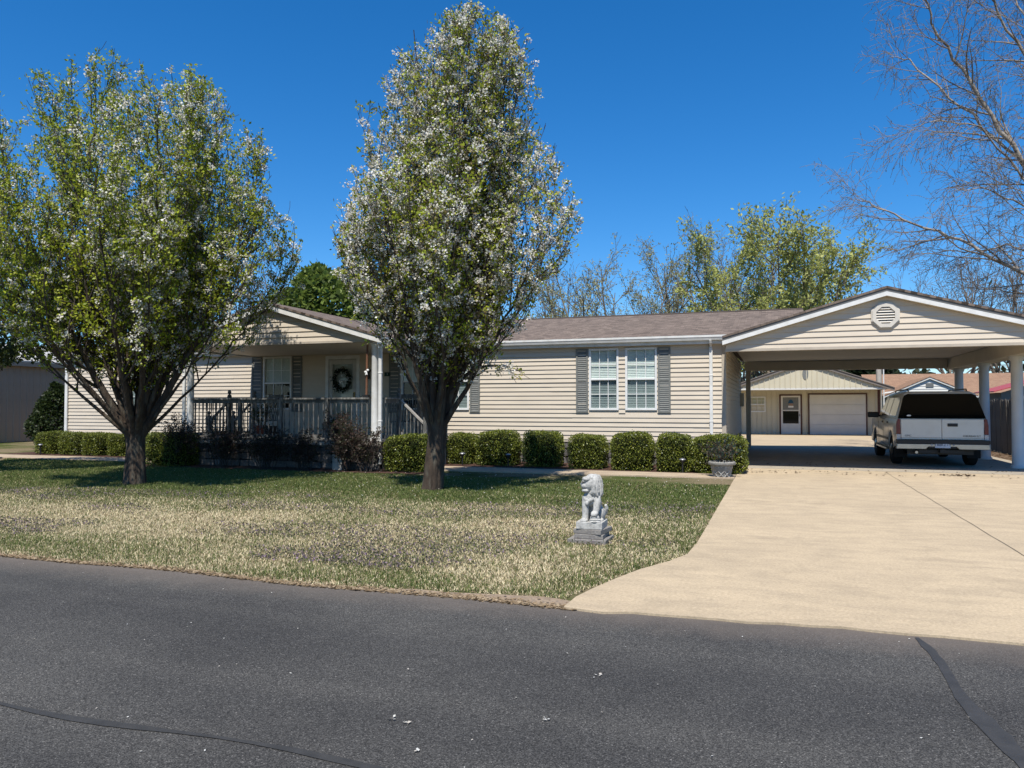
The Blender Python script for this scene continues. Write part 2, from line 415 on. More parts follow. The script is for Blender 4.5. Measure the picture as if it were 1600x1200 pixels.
# ------------------------------------------------------------------ ground, road, driveway, path
rng = random.Random(7)
def outline_sheet(name, pts, z, mat, thick=0.0):
    m = MB()
    if thick: m.prism(pts, 'z', z - thick, z)
    else: m.poly([(x, y, z) for x, y in pts])
    return structure(name, m, mat)
outline_sheet('ground', [(-700, -300), (700, -300), (700, 1500), (-700, 1500)], 0.0, 'ground')
def road_edge(x): return 5.62 + 0.05 * math.sin(x * 0.7) + 0.03 * math.sin(x * 2.3 + 1) + 0.018 * math.sin(x * 6.1) + 0.012 * math.sin(x * 13.7 + 2)
xs = [i * 0.12 - 45 for i in range(0, 760)]
outline_sheet('road', [(-300, -3.2), (300, -3.2), (300, 5.55)] + [(x, road_edge(x) + rng.uniform(-0.012, 0.012)) for x in reversed(xs)] + [(-300, 5.55)], 0.006, 'asphalt')
def strip(name, pts, widths, z, mat):
    m = MB(); pts = [Vector((p[0], p[1], z)) for p in pts]
    L, R_ = [], []
    for i, p in enumerate(pts):
        t = (pts[min(i + 1, len(pts) - 1)] - pts[max(i - 1, 0)]).normalized(); n = Vector((-t.y, t.x, 0))
        w = widths if not hasattr(widths, '__len__') else widths[i]
        L.append(p + n * w * rng.uniform(0.8, 1.2)); R_.append(p - n * w * rng.uniform(0.8, 1.2))
    for i in range(len(pts) - 1): m._q([L[i], L[i + 1], R_[i + 1], R_[i]], [(0, 1, 2, 3)])
    return structure(name, m, mat, recalc=False)
outline_sheet('road_shoulder', [(-9, 5.5)] + [(-9 + i * 0.15, road_edge(-9 + i * 0.15) + 0.02 + max(0, 0.24 * (1 - abs(-9 + i * 0.15 + 1.75) / 1.6)) + rng.uniform(-.015, .03)) for i in range(51)] + [(-1.4, 5.5)], 0.0035, 'sandy_soil')
strip('road_tar_seam', [(0.84 + 0.02 * math.sin(i * 0.37) + 0.17 * (i / 30.0), 5.58 - i * 0.09) for i in range(50)], [0.014 + 0.03 * min(1, i / 14.0) + 0.008 * math.sin(i * 0.5) for i in range(50)], 0.010, 'tar')
strip('road_tar_seam', [(-9 + i * 0.2, 2.86 + 0.03 * math.sin(i * 0.6)) for i in range(60)], [0.020 + 0.008 * math.sin(i * 0.9) for i in range(60)], 0.010, 'tar')
drive = [(-1.50, road_edge(-1.5) - 0.03), (-1.49, 5.85), (-1.42, 6.2), (-1.33, 6.55), (-1.19, 7.02), (-0.98, 7.5), (-0.86, 7.9), (-0.83, 8.6), (-0.83, 19.3), (6.0, 19.3), (6.0, 8.3), (6.9, 6.2), (7.3, road_edge(7.3) - 0.03)]
edge = [(x, road_edge(x) - 0.03 + rng.uniform(-0.02, 0.02)) for x in [7.0 - i * 0.2 for i in range(42)]]
outline_sheet('driveway', drive + edge, 0.022, 'drive_concrete', 0.02)
outline_sheet('carport_slab', [(-0.83, 19.312), (6.0, 19.312), (6.0, 29.4), (-1.1, 29.4)], 0.026, 'slab_concrete', 0.024)
outline_sheet('garage_pad', [(-4.0, 29.412), (6.0, 29.412), (6.0, 43.4), (-6.0, 43.4)], 0.024, 'drive_concrete', 0.022)
strip('driveway_joint', [(2.30 + 0.004 * math.sin(i * 0.9), 6.0 + i * 0.22) for i in range(60)], 0.004, 0.0265, 'joint')
strip('driveway_joint', [(-0.8 + i * 0.2, 12.6 + 0.01 * math.sin(i)) for i in range(34)], 0.004, 0.0265, 'joint')
strip('driveway_joint', [(2.9 + i * 0.1, 8.35 - 0.06 * i + 0.04 * math.sin(i)) for i in range(9)], 0.005, 0.0265, 'joint')
outline_sheet('front_path', [(-0.835, 16.42), (-0.835, 17.32), (-7.75, 17.45), (-7.75, 16.35)], 0.030, 'path_concrete', 0.028)
outline_sheet('side_path', [(-15.3, 16.25), (-15.3, 17.25), (-40, 17.35), (-40, 16.2)], 0.030, 'path_concrete', 0.028)
outline_sheet('mulch_bed', [(-0.95, 17.33), (-0.95, 19.7), (-9.0, 19.7), (-9.0, 17.48)], 0.020, 'mulch')
outline_sheet('mulch_bed', [(-15.0, 17.27), (-15.0, 19.7), (-22.9, 19.7), (-22.9, 17.33)], 0.020, 'mulch')
outline_sheet('mulch_bed', [(-15.2, 14.95), (-7.5, 15.25), (-7.5, 16.3), (-15.2, 16.2)], 0.018, 'mulch')
outline_sheet('leafy_verge', [(6.004, 19.5), (6.72, 19.5), (6.72, 44), (6.004, 44)], 0.012, 'gravel_leaf')

# ------------------------------------------------------------------ house
W = 19.55          # front wall plane
Z0, Z1 = 0.64, 3.05
HL, HR = -22.62, -1.18
HB = 28.05
def lap_board(parent, x0b, x1b, x0t, x1t, z, c, P, lip=0.026, mat='siding'):
    m = MB()
    e = lambda xb, xt: [(xb, P, z), (xb, P - lip, z), (xt, P - 0.004, z + c), (xt, P, z + c)]
    m._q(e(x0b, x0t) + e(x1b, x1t), [(0, 1, 2, 3), (7, 6, 5, 4), (1, 5, 6, 2), (0, 4, 5, 1), (3, 2, 6, 7), (0, 3, 7, 4)])
    return m.build('siding_board', mat, parent)
def roof_slab(name, mat, a, b, c, d, th, parent):
    """a-b the eave, d-c the ridge; UV in metres"""
    a, b, c, d = map(Vector, (a, b, c, d)); dn = Vector((0, 0, -th))
    m = MB(); m._q([a, b, c, d, a + dn, b + dn, c + dn, d + dn], [(0, 1, 2, 3), (7, 6, 5, 4), (0, 4, 5, 1), (1, 5, 6, 2), (2, 6, 7, 3), (3, 7, 4, 0)])
    o = m.build(name, mat, parent, recalc=True)
    me = o.data; uvl = me.uv_layers.new(name='UVMap'); e1 = (b - a).normalized(); e2 = (d - a).normalized(); og = ORG[parent]
    for lp in me.loops:
        p = me.vertices[lp.vertex_index].co + og - a; uvl.data[lp.index].uv = (p.dot(e1), p.dot(e2))
    return o
house = empty('manufactured_house', ((HL + HR) / 2, W, 0), 'long single storey beige house with horizontal vinyl siding and brown shingle roof', 'house')
OPEN = [(-19.85, -18.95, 1.40, 3.0), (-14.70, -13.69, 1.40, 3.0), (-12.50, -11.39, 0.70, 2.98), (-10.05, -9.05, 1.40, 3.0),
        (-8.90, -7.97, 1.40, 3.0), (-4.61, -3.83, 1.40, 3.0), (-3.66, -2.85, 1.40, 3.0)]
fw = MB()
us = sorted({HL, HR, *[o[0] for o in OPEN], *[o[1] for o in OPEN]}); zs = sorted({Z0, Z1, 0.70, 1.40, 2.98, 3.0})
for i in range(len(us) - 1):
    for j in range(len(zs) - 1):
        uc, zc = (us[i] + us[i + 1]) / 2, (zs[j] + zs[j + 1]) / 2
        if not any(o[0] < uc < o[1] and o[2] < zc < o[3] for o in OPEN):
            fw._q([(us[i], W, zs[j]), (us[i + 1], W, zs[j]), (us[i + 1], W, zs[j + 1]), (us[i], W, zs[j + 1])], [(0, 1, 2, 3)])
front_wall = fw.build('front_wall', 'siding', house, recalc=False)
NC = 21; CH = (Z1 - Z0) / NC
for i in range(NC):
    z = Z0 + i * CH; segs = [(HL + 0.09, HR - 0.09)]
    for o in OPEN:
        if z < o[3] - 0.01 and z + CH > o[2] + 0.01:
            segs = [s for a, b in segs for s in ([(a, b)] if b < o[0] or a > o[1] else [(a, o[0]), (o[1], b)])]
    for a, b in segs:
        x = a
        while x < b - 1e-6:                       # planks of stock length, ends lapped at staggered seams
            e = min(b, x + (rng.uniform(1.6, 3.8) if x == a else 3.8)); e = b if b - e < 0.6 else e
            lap_board(front_wall, x, e, x, e, z, CH, W - 0.001 - (0.0025 if rng.random() < 0.5 else 0), lip=0.026 + rng.uniform(-0.002, 0.003)); x = e
sw = MB(); sw.box(HR - 0.12, HR, W + 0.01, HB, Z0, Z1); side_wall = sw.build('side_wall', 'siding', house)
for i in range(NC):
    z = Z0 + i * CH; m = MB()
    m.prism([(HR + 0.001, z), (HR + 0.026, z), (HR + 0.004, z + CH), (HR + 0.001, z + CH)], 'y', W + 0.08, HB - 0.05); m.build('siding_board', 'siding', side_wall)
MB().box(HL, HL + 0.1, W + 0.01, HB, 0.0, Z1).build('end_wall', 'siding', house)
MB().box(HL, HR, HB - 0.1, HB, 0.0, Z1).build('rear_wall', 'siding', house)
for x in (HL, HR - 0.07):
    MB().box(x - 0.012, x + 0.082, W - 0.028, W + 0.07, Z0 - 0.02, Z1).build('corner_trim', 'siding_trim' if x > -5 else 'white_trim', house)
MB().box(HL, HR, W - 0.024, W - 0.002, Z0 - 0.07, Z0).build('base_trim', 'siding_trim', house)
sk = MB().box(HL + 0.03, HR - 0.03, W + 0.03, W + 0.09, 0.0, Z0 - 0.01).build('skirting', 'mortar', house)
def stone_mesh(seed):
    r = random.Random(seed); bm = bmesh.new(); bmesh.ops.create_cube(bm, size=1.0)
    bmesh.ops.bevel(bm, geom=list(bm.edges), offset=0.16, segments=1, affect='EDGES')
    for v in bm.verts: v.co += Vector((r.uniform(-.09, .09), r.uniform(-.12, .12), r.uniform(-.1, .1)))
    me = bpy.data.meshes.new('stone'); bm.to_mesh(me); bm.free(); me.materials.append(MATS['stone']); return me
STONES = [stone_mesh(i) for i in range(6)]
def lay_stones(parent, x0, x1, plane, z0, z1, rows=3, along='x', seed=1):
    r = random.Random(seed); hh = (z1 - z0) / rows
    for j in range(rows):
        x = x0
        while x < x1 - 0.05:
            w = min(r.uniform(0.22, 0.46), x1 - x)
            o = link('stone', STONES[r.randrange(6)], parent); og = ORG[parent]
            p = Vector((x + w / 2, plane, z0 + hh * (j + 0.5))) if along == 'x' else Vector((plane, x + w / 2, z0 + hh * (j + 0.5)))
            o.location = p - og; o.rotation_euler = (0, r.uniform(-.08, .08), 0 if along == 'x' else RAD(90))
            o.scale = (w * 0.94, 0.075, hh * r.uniform(0.84, 0.96)); x += w
lay_stones(sk, -8.55, HR - 0.05, W + 0.025, 0.0, 0.57, 3, seed=3)
lay_stones(sk, HL + 0.05, -14.7, W + 0.025, 0.0, 0.57, 3, seed=4)
def pleat(m, x0, x1, z0, z1, y, d, pitch):
    n = max(2, int((z1 - z0) / pitch)); dz = (z1 - z0) / n; vv = []
    for i in range(n): vv += [(x0, y - d, z0 + i * dz), (x1, y - d, z0 + i * dz), (x0, y, z0 + (i + 0.97) * dz), (x1, y, z0 + (i + 0.97) * dz)]
    m._q(vv, [(2 * i, 2 * i + 1, 2 * i + 3, 2 * i + 2) for i in range(2 * n - 1)])
    return m
glass_mat('screen_glass', (0.52, 0.58, 0.58), 0.9)
def window(parent, u0, u1, z0, z1, P, blind_lo=0.0, grid=(3, 2)):
    m = MB(); t = 0.055; zm = (z0 + z1) / 2
    m.box(u0, u0 + t, P - 0.032, P + 0.05, z0, z1).box(u1 - t, u1, P - 0.032, P + 0.05, z0, z1)
    m.box(u0 + t, u1 - t, P - 0.032, P + 0.05, z1 - t, z1).box(u0 + t, u1 - t, P - 0.034, P + 0.05, z0, z0 + t)
    m.box(u0 + t, u1 - t, P - 0.026, P + 0.04, zm - 0.024, zm + 0.024)
    w = m.build('window', 'white_vinyl', parent, bevel=0.004, seg=1)
    for (a, b, y, mt) in ((zm + 0.02, z1 - t, P + 0.012, 'window_glass'), (z0 + t, zm - 0.02, P + 0.026, 'screen_glass')):
        MB().poly([(u0 + t, y, a), (u1 - t, y, a), (u1 - t, y, b), (u0 + t, y, b)]).build('pane', mt, w, recalc=False)
        g = MB(); iu0, iu1 = u0 + t, u1 - t
        for i in range(1, grid[0]):
            x = iu0 + (iu1 - iu0) * i / grid[0]; g.box(x - 0.009, x + 0.009, y - 0.016, y - 0.003, a, b)
        for i in range(1, grid[1]):
            z = a + (b - a) * i / grid[1]; g.box(iu0, iu1, y - 0.0155, y - 0.0035, z - 0.009, z + 0.009)
        g.build('muntin_grid', 'white_vinyl', w)
    zb = z0 + t + (z1 - z0) * blind_lo
    pleat(MB(), u0 + t, u1 - t, zb, z1 - t, P + 0.056, 0.016, 0.042).build('blind', 'blind', w, recalc=False)
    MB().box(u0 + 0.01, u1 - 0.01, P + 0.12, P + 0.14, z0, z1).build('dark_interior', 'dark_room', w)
    return w
def shutter(parent, u0, u1, z0, z1, P):
    m = MB(); t = 0.045
    m.box(u0, u0 + t, P - 0.045, P - 0.016, z0, z1).box(u1 - t, u1, P - 0.045, P - 0.016, z0, z1)
    for z in (z0, (z0 + z1) / 2 - t / 2, z1 - t): m.box(u0 + t, u1 - t, P - 0.044, P - 0.016, z, z + t)
    s = m.build('shutter', 'shutter_grey', parent)
    for a, b in ((z0 + t, (z0 + z1) / 2 - t / 2), ((z0 + z1) / 2 + t / 2, z1 - t)):
        pleat(MB(), u0 + t, u1 - t, a, b, P - 0.018, 0.02, 0.05).build('louvre_panel', 'shutter_grey', s, recalc=False)
    return s
for i, o in enumerate(OPEN):
    if i == 2: continue
    window(house, *o, W, blind_lo=0.46 if i in (1, 3) else 0.0, grid=(3, 2))
for a, b in ((-20.22, -19.87), (-18.93, -18.58), (-15.10, -14.73), (-13.66, -13.32), (-10.42, -10.08), (-9.02, -8.93), (-7.94, -7.65), (-4.95, -4.63), (-2.83, -2.51)):
    if b - a > 0.2: shutter(house, a, b, 1.34, 3.0, W)
# front door with its storm door
d0, d1 = -12.50, -11.39
m = MB().box(d0 - 0.01, d0 + 0.09, W - 0.04, W + 0.05, 0.70, 2.98).box(d1 - 0.09, d1 + 0.01, W - 0.04, W + 0.05, 0.70, 2.98).box(d0 + 0.09, d1 - 0.09, W - 0.04, W + 0.05, 2.88, 2.98)
m.build('door_casing', 'white_trim', house)
m = MB(); a, b = d0 + 0.1, d1 - 0.1
m.box(a, a + 0.12, W - 0.02, W + 0.03, 0.72, 2.87).box(b - 0.12, b, W - 0.02, W + 0.03, 0.72, 2.87).box(a + 0.12, b - 0.12, W - 0.02, W + 0.03, 2.73, 2.87).box(a + 0.12, b - 0.12, W - 0.02, W + 0.03, 1.62, 1.72).box(a + 0.12, b - 0.12, W - 0.02, W + 0.03, 0.72, 0.92)
door = m.build('front_door', 'door_white', house, bevel=0.005, seg=1)
for z0_, z1_ in ((1.72, 2.73), (0.92, 1.62)):
    MB().poly([(a + 0.12, W + 0.005, z0_), (b - 0.12, W + 0.005, z0_), (b - 0.12, W + 0.005, z1_), (a + 0.12, W + 0.005, z1_)]).build('pane', 'window_glass', door, recalc=False)
MB().box(a, b, W + 0.06, W + 0.10, 0.72, 2.87).build('inner_door', 'door_white', door)
MB().tube([(b - 0.06, W - 0.05, 1.70), (b - 0.06, W - 0.08, 1.72), (b - 0.06, W - 0.08, 1.86), (b - 0.06, W - 0.05, 1.88)], 0.011, 6).build('handle', 'black_metal', door)
MB().box(b - 0.09, b - 0.03, W - 0.035, W - 0.02, 1.72, 1.92).build('lock_plate', 'brass', door)
# porch light by the door
pl = MB().box(-11.13, -11.01, W - 0.09, W - 0.018, 2.50, 2.56).box(-11.10, -11.04, W - 0.08, W - 0.03, 2.28, 2.50).build('wall_lantern', 'black_metal', house)
# eaves
RS = 0.245
def RZ(y): return 3.27 + RS * (y - 19.40) if y < 23.8 else 3.27 + RS * (23.8 - 19.40) - RS * (y - 23.8)
roof_slab('roof', 'shingle', (HL - 0.2, 19.36, RZ(19.36)), (0.75, 19.36, RZ(19.36)), (0.75, 23.8, RZ(23.8)), (HL - 0.2, 23.8, RZ(23.8)), 0.05, house)
roof_slab('roof', 'shingle', (0.75, 28.24, RZ(28.24)), (HL - 0.2, 28.24, RZ(28.24)), (HL - 0.2, 23.802, RZ(23.8)), (0.75, 23.802, RZ(23.8)), 0.05, house)
m = MB()
for y0, y1, s in ((23.62, 23.8, 1), (23.8, 23.98, -1)):
    m._q([(HL - 0.2, y0, RZ(y0) + 0.012), (0.75, y0, RZ(y0) + 0.012), (0.75, y1, RZ(y1) + 0.016), (HL - 0.2, y1, RZ(y1) + 0.016)], [(0, 1, 2, 3)])
m.build('ridge_cap', 'shingle', house, recalc=False)
MB().prism([(W + 0.02, 3.06), (HB - 0.02, 3.06), (23.8, 4.26)], 'x', HL + 0.02, HL + 0.1).build('gable_end', 'siding', house)
MB().box(HL - 0.15, -1.0, 19.44, W + 0.02, 3.045, 3.06).build('soffit', 'soffit', house)
MB().box(HL - 0.15, -1.0, 19.40, 19.438, 3.04, 3.22).build('fascia', 'white_trim', house)
def gutter(parent, x0, x1, yo):
    m = MB().prism([(yo + 0.10, 3.24), (yo + 0.10, 3.13), (yo + 0.03, 3.125), (yo + 0.012, 3.18), (yo, 3.20), (yo, 3.25), (yo + 0.012, 3.25), (yo + 0.016, 3.19), (yo + 0.085, 3.14), (yo + 0.088, 3.24)], 'x', x0, x1)
    return m.build('gutter', 'white_trim', parent)
gutter(house, HL - 0.15, -15.02, 19.298); gutter(house, -8.58, -1.12, 19.298)
def downspout(parent, x, y, zt, zb, side=1):
    m = MB().box(x - 0.04, x + 0.04, y - 0.03, y + 0.03, zb, zt)
    for k in (0.35, 0.75): m.box(x - 0.05, x + 0.05, y - 0.036, y + 0.036, zb + (zt - zb) * k, zb + (zt - zb) * k + 0.03)
    return m.build('downspout', 'white_trim', parent, bevel=0.006, seg=1)
for x in (-1.52, HL + 0.12):
    downspout(house, x, W - 0.055, 2.96, 0.12)
    MB().tube([(x, 19.34, 3.13), (x, 19.36, 3.07), (x, W - 0.055, 3.0), (x, W - 0.055, 2.94)], 0.036, 6).build('downspout_elbow', 'white_trim', house)
m = MB().box(-10.98 + 0.42, -10.98 + 0.60, W - 0.05, W - 0.022, 2.36, 2.47)
hs = m.build('house_number_plate', 'sign_green', house)
nm = text_mesh('1', 0.085, 'white_vinyl', 'numeral')
o = link('numeral', nm, hs); o.location = Vector((-10.47, W - 0.0525, 2.415)) - ORG[house]; o.rotation_euler = (RAD(90), 0, 0)
# meter boxes on the carport side of the house
MB().box(HR + 0.02, HR + 0.14, 27.0, 27.3, 1.5, 1.95).build('electric_box', 'siding_trim', house, bevel=0.01)

# ------------------------------------------------------------------ covered porch
PV, PL, PR, PC, DZ = 15.87, -15.0, -8.6, -11.8, 0.69
porch = empty('covered_porch', (PC, 17.7, 0), 'gabled front porch with grey railing, white columns and stone skirting', 'porch')
deck = MB().box(-14.45, -8.72, 15.92, 19.5, DZ - 0.16, DZ - 0.03).build('deck_frame', 'weathered_wood', porch)
plank = MB().box(-14.52, -8.66, -0.068, 0.068, -0.028, 0).mesh('plank', 'weathered_wood', (-11.59, 0, 0))
for i in range(25):
    o = link('plank', plank, deck); o.location = Vector((-11.59, 15.93 + i * 0.143, DZ)) - ORG[porch]
MB().box(-14.50, -8.68, 15.86, 15.90, DZ - 0.11, DZ - 0.032).build('rim_board', 'pale_wood', porch)
psk = MB().box(-14.42, -8.75, 15.99, 16.05, 0.0, DZ - 0.165).box(-8.80, -8.75, 16.05, 19.5, 0, DZ - 0.165).box(-14.42, -14.37, 16.05, 19.5, 0, DZ - 0.165).build('skirting', 'mortar', porch)
lay_stones(psk, -14.42, -8.75, 15.98, 0.0, 0.53, 3, seed=9)
lay_stones(psk, 16.05, 16.9, -8.745, 0.0, 0.53, 3, along='y', seed=10)
# roof
PS = 0.29
pz = lambda x: 3.14 + PS * (3.2 - abs(x - PC))
roof_slab('roof', 'shingle', (PR, 15.72, pz(PR)), (PR, 22.9, pz(PR)), (PC, 22.9, pz(PC)), (PC, 15.72, pz(PC)), 0.05, porch)
roof_slab('roof', 'shingle', (PL, 22.9, pz(PL)), (PL, 15.72, pz(PL)), (PC - 0.002, 15.72, pz(PC)), (PC - 0.002, 22.9, pz(PC)), 0.05, porch)
def rake(parent, x0, z0, x1, z1, y0, y1, hgt, mat, name):
    MB().prism([(x0, z0 - hgt), (x1, z1 - hgt), (x1, z1), (x0, z0)], 'y', y0, y1).build(name, mat, parent)
for x in (PL, PR):
    rake(porch, x, pz(x) - 0.052, PC, pz(PC) - 0.052, 15.74, 15.77, 0.13, 'white_trim', 'rake_board')
    rake(porch, x, pz(x) - 0.15, PC, pz(PC) - 0.15, 15.772, 15.875, 0.012, 'soffit', 'rake_soffit')
gw = MB().poly([(PL + 0.12, PV, 3.05), (PR - 0.12, PV, 3.05), (PC, PV, pz(PC) - 0.16)]).build('gable_wall', 'siding', porch, recalc=False)
def gable_boards(parent, xl, xr, xc, zb, ztop, P, course, bottom_lip=0.026, lo=-99, hi=99):
    sl = (ztop - zb) / (xc - xl); sr = (ztop - zb) / (xr - xc); z = zb
    while z < ztop - 0.02:
        c = min(course, ztop - z - 0.005)
        lap_board(parent, max(lo, xl + (z - zb) / sl), min(hi, xr - (z - zb) / sr), max(lo, xl + (z + c - zb) / sl), min(hi, xr - (z + c - zb) / sr), z, c, P, bottom_lip); z += course
gable_boards(gw, PL + 0.12, PR - 0.12, PC, 3.05, pz(PC) - 0.16, PV - 0.001, 0.13)
MB().box(PL + 0.1, PR - 0.1, PV - 0.03, PV - 0.022, 3.01, 3.06).box(PL + 0.1, PR - 0.1, PV - 0.022, PV + 0.14, 3.01, 3.048).build('gable_trim', 'siding_trim', porch)
MB().box(PL + 0.1, PR - 0.1, PV + 0.14, W - 0.03, 3.02, 3.035).build('ceiling', 'soffit', porch)
for x, s in ((PL, 1), (PR, -1)):
    MB().box(min(x, x + s * 0.03), max(x, x + s * 0.03), 15.75, 19.28, 2.99, pz(x) - 0.055).build('eave_fascia', 'white_trim', porch)
    MB().prism([(x - s * 0.10, pz(x) - 0.04), (x - s * 0.10, pz(x) - 0.10), (x - s * 0.07, pz(x) - 0.16), (x - s * 0.003, pz(x) - 0.16), (x - s * 0.003, pz(x) - 0.04)], 'y', 15.74, 19.28).build('gutter', 'white_trim', porch)
for x in (-14.28, -8.92):
    c = MB().lathe([(0.115, DZ), (0.115, DZ + 0.08), (0.095, DZ + 0.10), (0.09, DZ + 0.14), (0.082, 2.9), (0.095, 2.93), (0.11, 2.96), (0.11, 3.012)], 18, (x, 16.02, 0)).build('column', 'white_trim', porch, smooth=True)
downspout(porch, -8.76, 15.98, 2.98, 0.15); downspout(porch, -14.43, 15.96, 2.98, 0.15)
# railings
bal_prof = [(0.017, 0), (0.017, 0.16), (0.010, 0.18), (0.019, 0.26), (0.013, 0.42), (0.010, 0.58), (0.017, 0.62), (0.017, 0.80)]
baluster = MB().lathe(bal_prof, 6).mesh('baluster', 'weathered_wood', smooth=True)
def railing(pts, top=1.71, bal=True):
    p0, p1 = Vector(pts[0]), Vector(pts[1]); d = p1 - p0; L = d.length; e = d.normalized(); n = Vector((-e.y, e.x, 0))
    m = MB()
    for (w, za, zb) in ((0.07, top - 0.04, top), (0.022, top - 0.13, top - 0.04), (0.022, DZ + 0.06, DZ + 0.13)):
        q = [p0 - n * w, p1 - n * w, p1 + n * w, p0 + n * w]
        m._q([(v.x, v.y, za) for v in q] + [(v.x, v.y, zb) for v in q], [(0, 3, 2, 1), (4, 5, 6, 7), (0, 1, 5, 4), (1, 2, 6, 5), (2, 3, 7, 6), (3, 0, 4, 7)])
    r = m.build('railing', 'weathered_wood', porch)
    k = int(L / 0.125)
    for i in range(k):
        o = link('baluster', baluster, r); q = p0 + e * (L * (i + 0.5) / k)
        o.location = Vector((q.x, q.y, DZ + 0.12)) - ORG[porch]; o.scale = (1, 1, (top - 0.13 - DZ - 0.11) / 0.80)
def post(x, y, top=1.78, base=DZ, ball=True):
    m = MB().box(x - 0.045, x + 0.045, y - 0.045, y + 0.045, base, top); p = m.build('railing_post', 'weathered_wood', porch, bevel=0.006, seg=1)
    if ball:
        MB().lathe([(0.05, 0), (0.05, 0.02), (0.02, 0.035), (0.045, 0.07), (0.052, 0.10), (0.04, 0.135), (0.012, 0.15)], 10, (x, y, top)).build('finial', 'weathered_wood', p, smooth=True)
for a, b in ((-14.15, -12.74), (-12.66, -11.53), (-11.45, -10.22), (-10.14, -9.03)): railing([(a, 15.97, 0), (b, 15.97, 0)])
for x in (-12.70, -11.49, -10.18): post(x, 15.97, 1.70, ball=False)
railing([(-14.40, 16.15, 0), (-14.40, 17.6, 0)]); railing([(-8.74, 16.15, 0), (-8.74, 16.82, 0)]); railing([(-8.74, 18.05, 0), (-8.74, 19.4, 0)])
for x, y in ((-14.40, 17.66), (-14.40, 18.75), (-8.74, 16.88), (-8.74, 18.0)): post(x, y, 1.80)
def stairs(xs, sgn, y0, y1, rail):
    st = MB()
    for k in range(3):
        z = DZ - 0.17 * (k + 1); xa, xb = xs + sgn * 0.19 * k, xs + sgn * (0.19 * (k + 1) + 0.05)
        MB().box(min(xa, xb), max(xa, xb), y0, y1, z - 0.035, z).build('step', 'pale_wood', porch)
    xe = xs + sgn * 0.60
    for y in (y0, y1):
        MB().prism([(xs, 0.42), (xs, 0.69), (xe, 0.17), (xe, 0.0), (xe - sgn * 0.1, 0.0)], 'y', y - 0.02, y + 0.02).build('stringer', 'weathered_wood', porch)
        m = MB(); za, zb = 1.66, 1.12
        m.prism([(xs, za - 0.05), (xe, zb - 0.05), (xe, zb), (xs, za)], 'y', y - 0.045, y + 0.045)
        r = m.build('handrail', rail, porch)
        m2 = MB().prism([(xs, 0.82), (xe, 0.28), (xe, 0.34), (xs, 0.88)], 'y', y - 0.02, y + 0.02).build('lower_rail', 'weathered_wood', porch)
        for i in range(6):
            t = (i + 0.5) / 6; o = link('baluster', baluster, r)
            o.location = Vector((xs + (xe - xs) * t, y, 0.84 - 0.54 * t)) - ORG[porch]; o.scale = (1, 1, 0.98)
        post(xe + sgn * 0.05, y, 1.22, 0.0)
stairs(-8.68, 1, 16.90, 17.98, 'pale_wood'); stairs(-14.46, -1, 17.68, 18.72, 'weathered_wood')

# ------------------------------------------------------------------ carport
CV, CL, CR, CC, CZ = 18.615, -1.16, 5.78, 2.30, 2.81
carport = empty('carport', (CC, 23.6, 0), 'attached open carport with gabled front, octagonal vent and round white columns', 'carport')
CS = 0.285
cz = lambda x: 4.13 - CS * abs(x - CC)
XL, XR = -1.18, 5.90
roof_slab('roof', 'shingle', (XR, 18.42, cz(XR)), (XR, 28.7, cz(XR)), (CC, 28.7, cz(CC)), (CC, 18.42, cz(CC)), 0.05, carport)
roof_slab('roof', 'shingle', (XL, 28.7, cz(XL)), (XL, 18.42, cz(XL)), (CC - 0.002, 18.42, cz(CC)), (CC - 0.002, 28.7, cz(CC)), 0.05, carport)
pm('drip_edge', (0.17, 0.165, 0.155), None, 4, 0.5)
for x in (XL, XR):
    rake(carport, x, cz(x) - 0.052, CC, cz(CC) - 0.052, 18.44, 18.47, 0.055, 'drip_edge', 'drip_edge')
    rake(carport, x, cz(x) - 0.109, CC, cz(CC) - 0.109, 18.445, 18.475, 0.10, 'white_trim', 'rake_board')
    rake(carport, x, cz(x) - 0.195, CC, cz(CC) - 0.195, 18.478, 18.62, 0.012, 'soffit', 'rake_soffit')
gw2 = MB().poly([(CL + 0.05, CV, CZ), (CR, CV, CZ), (CR, CV, cz(CR) - 0.2), (CC, CV, cz(CC) - 0.2), (CL + 0.05, CV, cz(CL + 0.05) - 0.2)]).build('gable_wall', 'siding', carport, recalc=False)
gable_boards(gw2, CC - (3.92 - CZ) / CS, CC + (3.92 - CZ) / CS, CC, CZ, 3.92, CV - 0.001, 0.128, lo=CL + 0.055, hi=CR)
MB().box(CL + 0.03, CR, CV - 0.03, CV - 0.0225, CZ - 0.03, CZ + 0.03).box(CL + 0.03, CR, CV - 0.022, CV + 0.14, CZ - 0.03, CZ - 0.003).build('gable_trim', 'siding_trim', carport)
MB().box(CL + 0.1, CR - 0.4, CV + 0.142, 28.35, 3.07, 3.085).build('ceiling', 'soffit', carport)
MB().box(5.30, 5.78, CV + 0.142, 28.5, CZ - 0.10, 3.068).box(5.782, 5.80, CV + 0.142, 28.5, CZ - 0.10, 3.08).build('side_beam', 'soffit', carport, bevel=0.01, seg=1)
MB().box(CL + 0.1, 5.295, 28.36, 28.52, CZ - 0.06, 3.06).build('rear_beam', 'soffit', carport)
MB().poly([(XL + 0.1, 28.53, 3.0), (XR - 0.1, 28.53, 3.0), (CC, 28.53, cz(CC) - 0.08)]).build('rear_gable', 'siding', carport, recalc=False)
for x, y in ((5.46, 21.36), (5.50, 24.63), (5.50, 27.75)):
    MB().lathe([(0.17, 0.022), (0.17, 0.07), (0.15, 0.09), (0.135, 0.11), (0.122, 2.58), (0.145, 2.62), (0.16, 2.66), (0.16, CZ - 0.098)], 24, (x, y, 0)).build('column', 'column_paint', carport, smooth=True)
